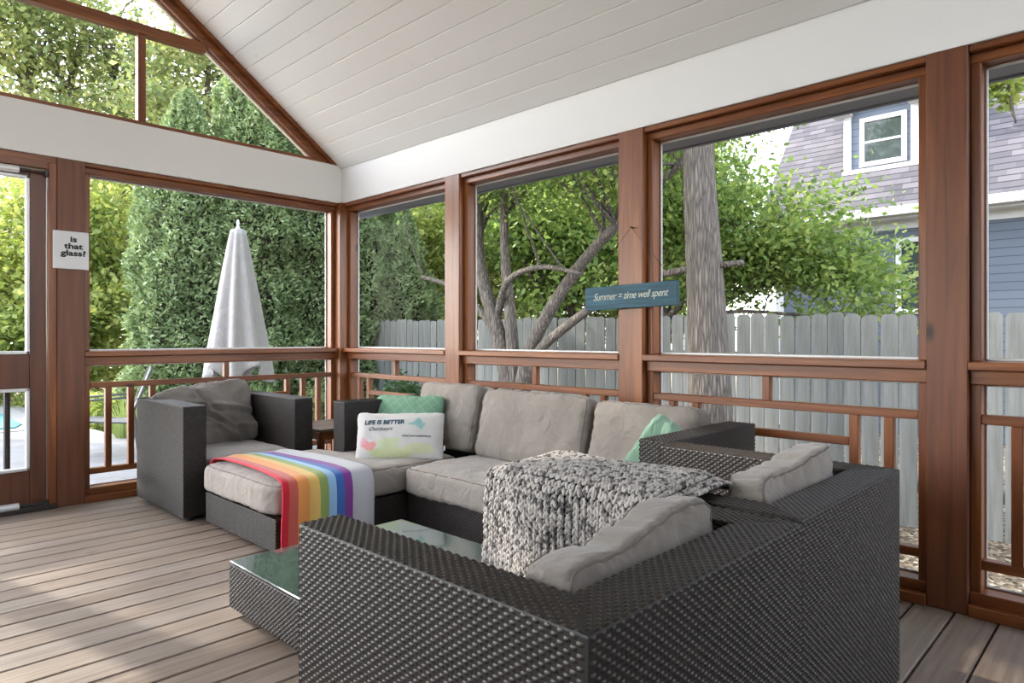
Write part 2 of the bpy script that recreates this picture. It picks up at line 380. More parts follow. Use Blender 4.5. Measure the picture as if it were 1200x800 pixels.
def bay(side, t0, t1, wn_, pairs, rl):
    m = wall_map(side); long_m = WY if side == 'R' else WX
    W_ = empty('window_%d' % wn_, kind='structure')
    def P(name, mat, *boxes, parent=W_, **kw):
        mb = MB()
        for b in boxes: mb.box(*m(*b))
        return mb.build(name, mat, parent, **kw)
    P('head_trim', long_m, (t0, t1, .012, .13, 2.222, 2.249), (t0, t1, .045, .13, 2.182, 2.222))
    P('jamb', WZ, (t0, t0+.037, .045, .13, 1.0, 2.182))
    P('jamb', WZ, (t1-.037, t1, .045, .13, 1.0, 2.182))
    P('sill', long_m, (t0, t1, -.008, .14, .966, 1.0), (t0, t1, .035, .13, .908, .966))
    e = .012
    P('screen_frame', ALU, (t0+.037, t1-.037, .118, .13, 1.0, 1.0+e), (t0+.037, t1-.037, .118, .13, 2.182-e, 2.182),
      (t0+.037, t0+.037+e, .118, .13, 1.0, 2.182), (t1-.037-e, t1-.037, .118, .13, 1.0, 2.182))
    P('glass', PANE, (t0+.037, t1-.037, .122, .125, 1.0, 2.182))
    r = empty('railing', m(t0, t0, 0, 0, 0, 0)[0:1]+(m(t0, t0, 0, 0, 0, 0)[2], 0) if side == 'R' else (t0, YL, 0), 0, rl, 'railing')
    ox, oy = r.location.x, r.location.y
    def Q(name, mat, *boxes):
        mb = MB()
        for b in boxes:
            x0, x1, y0, y1, z0, z1 = m(*b); mb.box(x0-ox, x1-ox, y0-oy, y1-oy, z0, z1, .003)
        return mb.build(name, mat, r)
    n0, n1 = .05, .09
    Q('post', WZ, (t0, t0+.037, .045, .13, .0, .908)); Q('post', WZ, (t1-.037, t1, .045, .13, .0, .908))
    Q('top_rail', long_m, (t0+.037, t1-.037, n0, n1+.01, .752, .79))
    c = (t0+t1)/2+.01
    Q('block', WZ, (c-.019, c+.019, n0, n1, .79, .908))
    offs = [.15, .29, .43][:pairs]
    for o_ in offs:
        Q('baluster', WZ, (t0+o_-.019, t0+o_+.019, n0, n1, .215, .752))
        Q('baluster', WZ, (t1-o_-.019, t1-o_+.019, n0, n1, .215, .752))
    Q('middle_rail', long_m, (t0+offs[-1]+.019, t1-offs[-1]-.019, n0, n1, .613, .65))
    Q('lower_rail', long_m, (t0+.037, t1-.037, n0, n1+.01, .177, .215))
    Q('bottom_rail', long_m, (t0, t1, .03, .13, .045, .088), (t0, t1, -.01, .13, 0, .045))
    Q('screen_frame', ALU, (t0+.037, t1-.037, .12, .13, .088, .098), (t0+.037, t1-.037, .12, .13, .898, .908), (t0+.037, t0+.047, .12, .13, .088, .908), (t1-.047, t1-.037, .12, .13, .088, .908))
bay('R', 3.704, 5.045, 1, 2, 'cedar railing panel behind the sofa corner, nearest the porch corner post')
bay('R', 2.189, 3.546, 2, 2, 'cedar railing panel behind the sofa, left of the post with the blue sign')
bay('R', .678, 2.031, 3, 2, 'cedar railing panel right of the blue sign, behind the right-hand armchair')
bay('R', -.83, .534, 4, 2, 'cedar railing panel at the right edge of the photo, cut by the frame')
bay('L', 1.218, 3.104, 5, 3, 'wide cedar railing panel behind the corner armchair, beside the door')

# unseen house walls behind the camera, added and cut low to shape the light
mb = MB(); mb.box(-1.5, XR+.14, -2.75, -2.6, 0, 2.4, 0); mb.build('wall_back', HOUSEW, kind='structure')
mb = MB(); mb.box(-1.5, -1.34, -2.6, 1.2, 0, 2.25, 0); mb.box(-1.5, -1.34, 1.2, YL, 0, .95, 0); mb.build('wall_left', HOUSEW, kind='structure')
# gable window
G = empty('window_6', kind='structure')
zb = 2.572
def gf(u, v, t): return (u, t, v)
zc = lambda x: ZB + (XR-x)*TS              # ceiling height at x on the right slope
def rake(name, off0, off1, y0, y1):
    mb = MB()
    for sgn in (1, -1):
        f = (lambda u, v, t: (u, t, v)) if sgn > 0 else (lambda u, v, t: (2*RX-u, t, v))
        pts = [(XR-(zb-ZB+off0)/TS, zb), (RX, zc(RX)-off0), (RX, zc(RX)-off1), (XR-(zb-ZB+off1)/TS, zb)]
        mb.prism(pts, f, y0, y1)
    return mb.build(name, WX, G)
rake('rake_trim', .002, .045, YL-.012, YL+.1)
rake('rake_board', .045, .115, YL+.02, YL+.1)
rake('stop_bead', .115, .135, YL+.07, YL+.1).data.materials[0] = simple('cream_bead', (.6, .52, .42), .6)
MB().box(2*RX-XR+.15, XR-.15, YL+.012, YL+.1, zb, zb+.028, .003).build('sill', WX, G)
cl = XR-(3.30-ZB+.1)/TS
MB().box(2*RX-cl, cl+.025, YL+.02, YL+.1, 3.215, 3.285, .003).build('collar_rail', WX, G)
for x in (1.57, 2*RX-1.57): MB().box(x-.025, x+.025, YL+.03, YL+.1, zb+.028, 3.215, .003).build('mullion', WZ, G)
mb = MB(); mb.prism([(XR-.1, zb), (RX, zc(RX)-.1), (2*RX-XR+.1, zb)], gf, YL+.085, YL+.088); mb.build('glass', PANE, G)

# door in the left wall
D = empty('door_1', kind='structure')
dx0, dx1 = .085, 1.008
mb = MB()
mb.box(dx0, dx0+.087, YL+.03, YL+.07, .035, 2.155); mb.box(dx1-.087, dx1, YL+.03, YL+.07, .035, 2.155)
mb.box(dx0+.087, dx1-.087, YL+.03, YL+.07, 2.111, 2.155); mb.box(dx0+.087, dx1-.087, YL+.03, YL+.07, .774, .988); mb.box(dx0+.087, dx1-.087, YL+.03, YL+.07, .035, .255)
mb.build('door_frame', DOORW, D)
for z0, z1 in ((.988, 2.111), (.255, .774)):
    mb = MB(); a, b, e = dx0+.087, dx1-.087, .02
    mb.box(a, b, YL+.018, YL+.06, z0, z0+e); mb.box(a, b, YL+.018, YL+.06, z1-e, z1); mb.box(a, a+e, YL+.018, YL+.06, z0, z1); mb.box(b-e, b, YL+.018, YL+.06, z0, z1)
    f = mb.build('glazing_frame', ALU, D); MB().box(a+e, b-e, YL+.045, YL+.048, z0+e, z1-e, 0).build('glass', PANE, f)
for z in (2.135, .045):
    mb = MB(); mb.tube([(.45, YL+.0, z), (.86, YL+.0, z)], .022, 14); c_ = mb.build('door_closer', ALU, D, smooth=False)
    mb = MB(); mb.tube([(.86, YL, z), (1.01, YL, z+.0)], .006, 8); mb.box(.995, 1.012, YL-.014, YL+.01, z-.02, z+.02, .003); mb.build('closer_rod', STEEL, c_)
MB().tube([(.835, YL+.22, PZ), (.835, YL+.22, .86)], .018, 8).tube([(-.1, YL+.22, .86), (.84, YL+.22, .86)], .018, 8).build('handrail', simple('black_paint', (.012, .012, .013), .5), None, label='black metal handrail post standing just outside the porch door', cat='handrail')

# ================================================================== FURNITURE
def wbox(name, parent, x0, x1, y0, y1, z0, z1, r=.005):
    return wicker_prism(name, parent, [(x0, y0), (x1, y0), (x1, y1), (x0, y1)], z0, z1)
def wmitre(name, parent, poly, cuts, z0, z1):
    return wicker_prism(name, parent, poly, z0, z1, cuts)
def feet(parent, x0, x1, y0, y1):
    for x in (x0+.06, x1-.06):
        for y_ in (y0+.06, y1-.06):
            MB().lathe([(.022, 0), (.026, .03)], (x, y_, 0), 12).build('foot', STEEL, parent)
def armchair(x0, x1, y0, y1, back_at, lab, arms=(.105, .105), group=None, rz=0, back_t=.112, H=.685, name='wicker_armchair'):
    cx, cy = (x0+x1)/2, (y0+y1)/2; w_, d_ = (x1-x0)/2, (y1-y0)/2
    t = empty(name, (cx, cy, 0), rz, lab, 'armchair', group)
    s = -1 if back_at == 'near' else 1      # back on -Y or +Y side
    yb0, yb1 = (-d_, -d_+back_t) if s < 0 else (d_-back_t, d_)
    ya0, ya1 = (-d_+back_t, d_) if s < 0 else (-d_, d_-back_t)
    yo, yi, yf = s*d_, s*(d_-back_t), -s*d_       # outer back, inner back, front
    wmitre('arm', t, [(-w_, yo), (-w_+arms[0], yi), (-w_+arms[0], yf), (-w_, yf)], [(0, 1)], .03, H)
    wmitre('arm', t, [(w_, yo), (w_-arms[1], yi), (w_-arms[1], yf), (w_, yf)], [(0, 1)], .03, H)
    wmitre('backrest', t, [(-w_, yo), (w_, yo), (w_-arms[1], yi), (-w_+arms[0], yi)], [(1, 2), (3, 0)], .03, H)
    wbox('seat_base', t, -w_+arms[0], w_-arms[1], ya0, ya1, .03, .2)
    feet(t, -w_, w_, -d_, d_); return t
A = armchair(.74, 1.516, .567, 1.373, 'near', 'dark brown wicker armchair nearest the camera, with the knitted throw on its right arm', (.105, .105))
B = armchair(1.543, 2.347, .578, 1.36, 'near', 'dark brown wicker armchair at lower right, backing onto the right side of the photo', (.10, .125))
LC = armchair(1.482, 2.32, 4.11, 4.93, 'far', 'dark brown wicker armchair standing alone in the far corner beside the door', (.135, .13))

# sofa along the right wall and chaise at its far end
SX1 = 3.095
S = empty('wicker_sofa', (2.7, 2.3, 0), 0, 'long dark brown wicker sofa under the windows, facing the coffee table', 'sofa')
def sb(name, *b): return wbox(name, S, b[0]-2.7, b[1]-2.7, b[2]-2.3, b[3]-2.3, b[4], b[5])
sb('seat_base', 2.36, SX1-.1, 1.51, 3.11, .03, .195); sb('backrest', SX1-.1, SX1, 1.51, 3.11, .03, .64)
sb('arm', 2.31, SX1, 1.375, 1.51, .03, .685)
feet(S, 2.36-2.7, SX1-2.7, 1.51-2.3, 3.11-2.3)
C = empty('wicker_chaise', (2.3, 3.5, 0), 0, 'low dark brown wicker chaise at the left end of the sofa, rainbow throw across it', 'chaise')
def cb(name, *b): return wbox(name, C, b[0]-2.3, b[1]-2.3, b[2]-3.5, b[3]-3.5, b[4], b[5])
cb('seat_base', 1.56, 2.289, 3.12, 3.98, .03, .195); cb('seat_base', 2.289, SX1-.1, 3.12, 3.671, .03, .195) ; cb('backrest', SX1-.1, SX1, 3.12, 3.67, .03, .64)
cb('arm', 2.29, SX1, 3.672, 3.80, .03, .685)
feet(C, 1.56-2.3, SX1-2.3, 3.12-3.5, 3.80-3.5)

# coffee table
T = empty('coffee_table', (1.545, 2.23, 0), 0, 'low square dark wicker coffee table with a glass top', 'coffee table')
wbox('table_base', T, -.42, .42, -.42, .41, .035, .205, r=.008)
def mat_tglass():
    t = NT('table_glass'); t.base((.09, .13, .12)); t.rough(.03); t.b.inputs['Specular IOR Level'].default_value = .9
    t.b.inputs['Transmission Weight'].default_value = 0.0
    nz = t.noise(t.coords((1, 1, 1)), 80, 4, .7); t.bump(nz, .12, .002)
    t.b.inputs['Coat Weight'].default_value = 1.0; t.b.inputs['Coat Roughness'].default_value = .02
    return t.m
MB().box(-.418, .418, -.418, .408, .206, .214, .003).build('glass_top', mat_tglass(), T)
for x in (-.34, .34):
    for y_ in (-.34, .33): MB().lathe([(.02, 0), (.024, .035)], (x, y_, 0), 12).build('foot', STEEL, T)

# side table
ST = empty('side_table', (2.66, 4.5, 0), 0, 'small weathered wooden side table between the corner armchair and the sofa', 'side table')
gw = wood('weathered_brown', 0, (.05, .035, .025), (.16, .12, .09), (.3, .25, .2), .6)
mb = MB()
for k in range(5): mb.box(-.2, .22, -.25+k*.1, -.155+k*.1, .42, .44)
mb.build('table_top', gw, ST)
for x in (-.18, .2):
    for y_ in (-.22, .21): MB().box(x-.022, x+.022, y_-.022, y_+.022, 0, .42).build('leg', WZ, ST)
mb = MB(); mb.box(-.18, .2, -.235, -.21, .36, .42); mb.box(-.18, .2, .2, .225, .36, .42); mb.box(-.192, -.17, -.22, .21, .36, .42); mb.build('apron', WX, ST)

# ---- cushions
def cmap(q, w_, d_, h_, edge, p, pinch, rnd):
    a, b, c = q
    lp = (abs(a)**rnd+abs(b)**rnd+abs(c)**rnd)**(1/rnd); k = max(abs(a), abs(b), abs(c))/lp if lp > 0 else 1
    a1, b1, c1 = a*k, b*k, c*k
    prof = edge+(1-edge)*(max(0, 1-abs(a1)**p)*max(0, 1-abs(b1)**p))**.5
    x = a1*w_/2*(1-pinch*(1-abs(b1)**2)); y_ = b1*d_/2*(1-pinch*(1-abs(a1)**2))
    return Vector((x, y_, c1*h_/2*prof))
def cushion(name, size, loc, rot, mat, label, cat='cushion', group=None, edge=.62, p=3.0, pinch=.02, rnd=9, n=34, wr=.006, gather=.004, seed=0, bend=None, piping=True, deform=None):
    w_, d_, h_ = size; bm = bmesh.new(); bmesh.ops.create_cube(bm, size=2)
    bmesh.ops.subdivide_edges(bm, edges=list(bm.edges), cuts=n, use_grid_fill=True)
    sd = Vector((seed*7.3, seed*3.1, seed*1.7))
    def full(q):
        v = cmap(q, w_, d_, h_, edge, p, pinch, rnd)
        side = max(abs(q[0]), abs(q[1])); cen = abs(q[2])
        fz = math.exp(-((v.x/w_+.5+.03*math.sin(v.y*20)-.30)/.022)**2)+math.exp(-((v.x/w_+.5-.52)/.02)**2)+math.exp(-((v.x/w_+.5-.68)/.02)**2) if seed in (21, 22) else 0
        v.z *= 1-.05*fz; v.y *= 1-.012*fz
        f = mnoise.noise(Vector((v.x*7, v.y*7, v.z*4))+sd)*.6 + (.5-abs(mnoise.noise(Vector((v.x*11+v.y*5, v.y*9-v.x*4, v.z*6))+sd)))*.8
        out = Vector((q[0]*.3 if abs(q[0]) > .97 else 0, q[1]*.3 if abs(q[1]) > .97 else 0, q[2] if cen > .97 else q[2]*.5))
        v += out*f*wr
        if gather and side > .8:
            g = mnoise.noise(Vector((v.x*42, v.y*42, v.z*5))+sd)
            o = Vector((q[0] if abs(q[0]) > .9 else 0, q[1] if abs(q[1]) > .9 else 0, q[2]*.8))
            v += o*g*gather*min(1, (side-.8)/.15)
        if deform: v = deform(v, q)
        return v
    for v in bm.verts: v.co = full(tuple(v.co))
    bmesh.ops.recalc_face_normals(bm, faces=bm.faces)
    me = bpy.data.meshes.new(name); bm.to_mesh(me); bm.free(); me.materials.append(mat)
    me.polygons.foreach_set('use_smooth', [True]*len(me.polygons))
    o = bpy.data.objects.new(name, me); COL.objects.link(o); o.location = loc; o.rotation_euler = rot
    tag(o, label, cat, group)
    if piping:
        for c in ((-.93, .93) if edge > .3 else (0,)):
            pts = []; N = 26; s_ = .965 if edge > .3 else 1
            for k in range(N): pts.append((-1+2*k/N, -1))
            for k in range(N): pts.append((1, -1+2*k/N))
            for k in range(N): pts.append((1-2*k/N, 1))
            for k in range(N): pts.append((-1, 1-2*k/N))
            pp = [full((x*s_, y_*s_, c*.99)) if False else full((x, y_, c)) for x, y_ in pts]; pp.append(pp[0])
            MB().tube(pp, .0032, 6, False).build('piping', PIPE if mat is not None else mat, o, smooth=True)
    return o, full
def rot_mat(rx, ry, rz): return (rx, ry, rz)
# seat cushions (w along X, d along Y, h along Z)
cushion('seat_cushion', (.62, .66, .17), (1.155+.0, 1.03, .285), (0, 0, 0), GREY, 'grey seat cushion inside the nearest wicker armchair, hidden behind its back', seed=1)
cushion('seat_cushion', (.57, .65, .17), (1.931, 1.02, .285), (0, 0, 0), GREY, 'grey seat cushion in the wicker armchair at lower right', seed=2)
cushion('seat_cushion', (.575, .64, .17), (1.904, 4.435, .288), (0, 0, 0), GREY, 'grey seat cushion in the corner armchair beside the door', seed=3, edge=.72)
cushion('seat_cushion', (.68, .80, .175), (2.64, 2.71, .282), (0, 0, 0), GREYL, 'light grey sofa seat cushion next to the chaise cushion', group=None, seed=4, wr=.012, gather=.007, edge=.8)
cushion('seat_cushion', (.68, .79, .175), (2.64, 1.912, .282), (0, 0, 0), GREYL, 'light grey sofa seat cushion at the right end, behind the knitted throw', seed=5, wr=.012, gather=.007, edge=.8)
cushion('chaise_cushion', (1.27, .92, .175), (2.155, 3.56, .283), (0, 0, 0), GREYL, 'long light grey chaise cushion under the rainbow throw', seed=6, wr=.012, gather=.006, edge=.8, n=46, p=5,
        deform=lambda v, q: v if v.x < .11 else Vector((v.x, min(v.y, .103), v.z)))
# back cushions on the sofa, (w along Y when standing): size = (width, height, thickness)
def back(y0, y1, z1, x, lab, seed, lean=14, h=.43, thick=.17, mat=GREY):
    return cushion('back_cushion', (y1-y0, h, thick), (x, (y0+y1)/2, z1-h/2*math.cos(R(lean))), (R(90-lean), 0, R(-90)), mat, lab, 'cushion', seed=seed, wr=.013, gather=.006, edge=.55, p=3.5)
back(3.055, 3.655, .785, 2.895, 'grey back cushion at the left end of the sofa, behind the green pillow', 11)
back(2.185, 3.03, .772, 2.885, 'wide grey back cushion in the middle of the sofa', 12)
back(1.53, 2.165, .755, 2.885, 'grey back cushion at the right end of the sofa behind the green cloth', 13)
# armchair back cushions
def bk_A(v, q):
    return v + Vector((0, .02*max(0, q[0])*max(0, q[1]), 0))
cushion('back_cushion', (.545, .42, .12), (1.135, .745, .515), (R(84), 0, R(1)), GREY, 'grey back cushion of the nearest wicker armchair, its top edge above the wicker', seed=21, edge=.8, wr=.010, gather=.009, n=40,
        deform=lambda v, q: v+Vector((0, .022*q[0]*max(0, q[1])+.008*math.sin(q[0]*4)*max(0, q[1]), 0)))
cushion('back_cushion', (.53, .42, .13), (1.935, .765, .535), (R(85), 0, R(1)), GREYL, 'pale grey back cushion of the lower right armchair, humped at its right end', seed=22, edge=.8, wr=.010, gather=.010, n=40,
        deform=lambda v, q: v+Vector((0, (.035*(1/(1+math.exp(-(q[0]-.1)*9)))-.015)*max(0, q[1]), .02*math.sin(q[0]*3)*max(0, q[1]))))
cushion('back_cushion', (.60, .46, .17), (1.88, 4.74, .55), (R(72), R(-4), 0), GREYD, 'slumped dark grey back cushion in the corner armchair, sagging over its left side', seed=23, edge=.5, wr=.035, gather=.006, n=44,
        deform=lambda v, q: v+Vector((-.05*max(0, q[1])*(1-q[0])*.5, -.03*max(0, q[1])*max(0, -q[0]), (.015*math.sin(q[0]*5+q[1]*4)+sum(a*math.exp(-((q[0]*cx+q[1]*cy-o+.08*math.sin(3*q[1]+o))/.075)**2) for a, cx, cy, o in ((.035, 1, .45, .05), (-.03, 1, .5, .2), (.03, 1, .9, -.35), (-.025, 1, .9, -.2), (.025, .35, 1, .35), (-.02, .4, 1, .15), (.02, .2, 1, -.45))) if q[2] > 0 else 0))))

# pillow with the printed writing
def text_mesh(body, size, bold=0, shear=0, extrude=.0006, align='LEFT', sp=1):
    cu = bpy.data.curves.new('t', 'FONT'); cu.body = body; cu.size = size; cu.offset = bold; cu.shear = shear; cu.extrude = extrude; cu.align_x = align; cu.space_character = sp; cu.resolution_u = 4
    o = bpy.data.objects.new('t', cu); COL.objects.link(o); bpy.context.view_layer.update()
    me = bpy.data.meshes.new_from_object(o.evaluated_get(bpy.context.evaluated_depsgraph_get())); bpy.data.objects.remove(o); return me
def text_on(name, me, mat, parent, fn):
    bm = bmesh.new(); bm.from_mesh(me); bmesh.ops.triangulate(bm, faces=bm.faces)
    for v in bm.verts: v.co = fn(v.co)
    bm.to_mesh(me); bm.free(); me.materials.clear(); me.materials.append(mat)
    o = bpy.data.objects.new(name, me); COL.objects.link(o); o.parent = parent; return o
def mat_print():
    t = NT('watercolour_print'); co = t.coords(); 
    sep = t.n('SeparateXYZ', i_Vector=co); X, Y = sep.outputs[0], sep.outputs[1]
    nz = t.noise(co, 14, 4, .6); wob = t.math('MULTIPLY', t.math('SUBTRACT', nz, .5), .10)
    base = (.62, .60, .57, 1)
    def blob(c, cx, cy, rx, ry, col, soft=.3):
        dx = t.math('DIVIDE', t.math('SUBTRACT', t.math('ADD', X, wob), cx), rx); dy = t.math('DIVIDE', t.math('SUBTRACT', t.math('ADD', Y, wob), cy), ry)
        d = t.math('ADD', t.math('MULTIPLY', dx, dx), t.math('MULTIPLY', dy, dy))
        return t.mix(t.ramp(d, [(1-soft, (.75, .75, .75)), (1, (0, 0, 0))]), c, (*col, 1))
    c = blob(base, -.06, -.115, .15, .035, (.52, .58, .25))
    c = blob(c, -.07, -.06, .075, .04, (.55, .64, .34))
    c = blob(c, .12, -.085, .11, .035, (.60, .62, .33))
    c = blob(c, -.185, -.07, .045, .035, (.72, .22, .2))
    c = blob(c, -.215, -.04, .02, .03, (.75, .35, .45))
    c = blob(c, .10, .055, .06, .022, (.18, .46, .42)); c = blob(c, .105, .075, .022, .02, (.2, .45, .42))
    c = blob(c, -.175, -.035, .02, .012, (.7, .72, .7))
    t.base(c); t.rough(.9); t.bump(t.noise(co, 500, 2), .2, .003); return t.m
lp, lpf = cushion('printed_pillow', (.54, .30, .13), (2.47, 3.33, .487), (R(66), 0, R(-43)), mat_print(), 'white printed pillow reading LIFE IS BETTER, leaning on the green pillow', 'pillow', edge=.08, p=2.6, pinch=.045, rnd=14, wr=.012, gather=.003, seed=31, piping=False)
INK = simple('teal_ink', (.015, .06, .1), .8); INK2 = simple('dark_ink', (.03, .03, .035), .8)
def on_pillow(fullf, w_, d_, ox, oy, up=.0012):
    def fn(co):
        x, y_ = co.x+ox, co.y+oy
        v = fullf((max(-.99, min(.99, x/(w_/2))), max(-.99, min(.99, y_/(d_/2))), 1.0)); return Vector((x, y_, v.z+up+co.z))
    return fn
text_on('lettering', text_mesh('LIFE IS BETTER', .038, .0013, .12), INK, lp, on_pillow(lpf, .54, .3, -.215, .062))
text_on('lettering', text_mesh('Outdoors', .036, -.0002, .45), INK2, lp, on_pillow(lpf, .54, .3, -.19, .022))
text_on('lettering', text_mesh('Find your adventure', .021, .0, .45), INK2, lp, on_pillow(lpf, .54, .3, .015, -.02))
MB().box(.262, .274, -.09, -.06, -.002, .002, .0005).build('care_tag', simple('tag_white', (.7, .7, .68), .8), lp)
def mat_green():
    t = NT('sage_green_fabric'); co = t.coords(); s_ = t.n('SeparateXYZ', i_Vector=co)
    u = t.math('ADD', s_.outputs[0], s_.outputs[1]); v = t.math('SUBTRACT', s_.outputs[0], s_.outputs[1])
    l = t.math('MAXIMUM', t.math('ABSOLUTE', t.math('SINE', t.math('MULTIPLY', u, 45))), t.math('ABSOLUTE', t.math('SINE', t.math('MULTIPLY', v, 45))))
    c = t.mix(t.ramp(l, [(.96, (0, 0, 0)), (1, (1, 1, 1))]), (.15, .29, .19, 1), (.20, .35, .235, 1))
    t.base(c); t.rough(.85); t.bump(t.noise(co, 12, 3, .5, 1), .4, .02); return t.m
GREEN = mat_green(); GREENL = mat_cloth('pale_green_fabric', (.20, .34, .24))
cushion('green_pillow', (.50, .32, .13), (2.66, 3.51, .565), (R(70), 0, R(-62)), GREEN, 'sage green pillow behind the printed white pillow', 'pillow', edge=.08, p=2.6, pinch=.05, rnd=7, wr=.012, seed=33, piping=False)
cushion('green_pillow', (.30, .36, .10), (2.64, 1.60, .54), (R(70), R(32), R(-75)), GREENL, 'pale green crumpled pillow beside the wicker arm at the right end of the sofa', 'pillow', edge=.1, p=2.4, pinch=.07, rnd=6, wr=.04, seed=35, piping=False)

# rainbow throw over the chaise
def throw_rainbow():
    bands = [((.60, .01, .03), .0), ((.52, .10, .07), .07), ((.74, .29, .07), .16), ((.70, .45, .12), .28), ((.24, .32, .09), .39), ((.28, .50, .72), .475), ((.035, .12, .38), .57), ((.20, .04, .26), .65), ((.50, .50, .52), .74)]
    t = NT('rainbow_stripes'); uv = t.n('SeparateXYZ', i_Vector=t.coords((1, 1, 1), 'UV'))
    nd = t.t.nodes.new('ShaderNodeValToRGB'); nd.color_ramp.interpolation = 'CONSTANT'; t.put(nd.inputs[0], uv.outputs[0]); e = nd.color_ramp.elements
    while len(e) < len(bands): e.new(.5)
    for el, (c, p_) in zip(e, bands): el.position = p_; el.color = (*c, 1)
    t.base(nd.outputs[0]); t.rough(.9); t.b.inputs['Sheen Weight'].default_value = .2; t.bump(t.noise(t.coords(), 300, 2), .25, .003)
    NS, NT_ = 70, 48; V = []; UV = []
    # path over the chaise: far edge -> top -> near edge -> floor
    prof = [(4.035, .30), (4.03, .34), (4.0, .372), (3.9, .383), (3.5, .385), (3.25, .386), (3.13, .383), (3.095, .368), (3.078, .335), (3.07, .28), (3.068, .2), (3.066, .12), (3.064, .045)]
    L = [0]
    for i in range(1, len(prof)): L.append(L[-1]+math.dist(prof[i], prof[i-1]))
    for i in range(NS+1):
        s_ = L[-1]*i/NS; j = max(k for k in range(len(prof)-1) if L[k] <= s_+1e-9); f = min(1, (s_-L[j])/(L[j+1]-L[j]))
        y_ = prof[j][0]+(prof[j+1][0]-prof[j][0])*f; z = prof[j][1]+(prof[j+1][1]-prof[j][1])*f
        g = i/NS
        x0 = 1.60+.03*math.sin(g*5)-.015*g; x1 = 2.02+.10*max(0, math.sin(g*PI*1.0))*.3+.07*g
        for k in range(NT_+1):
            u = k/NT_; x = x0+(x1-x0)*u
            w_ = mnoise.noise(Vector((x*6, y_*2.2, z*2)))*.008 + .004*math.sin(u*26+g*3)*(1 if y_ < 3.09 else .5)
            V.append((x, y_-(w_+.012 if y_ < 3.11 else 0), z+(w_+.008 if y_ >= 3.09 else 0))); UV.append((u, g))
    Fq = [(i*(NT_+1)+k, i*(NT_+1)+k+1, (i+1)*(NT_+1)+k+1, (i+1)*(NT_+1)+k) for i in range(NS) for k in range(NT_)]
    o = raw_mesh('rainbow_throw', V, Fq, t.m, smooth=True, label='rainbow striped throw with a white border draped across the chaise', cat='throw')
    ul = o.data.uv_layers.new(name='UVMap')
    for l in o.data.loops: ul.data[l.index].uv = UV[l.vertex_index]
    m = o.modifiers.new('thick', 'SOLIDIFY'); m.thickness = .007; m.offset = 0
throw_rainbow()

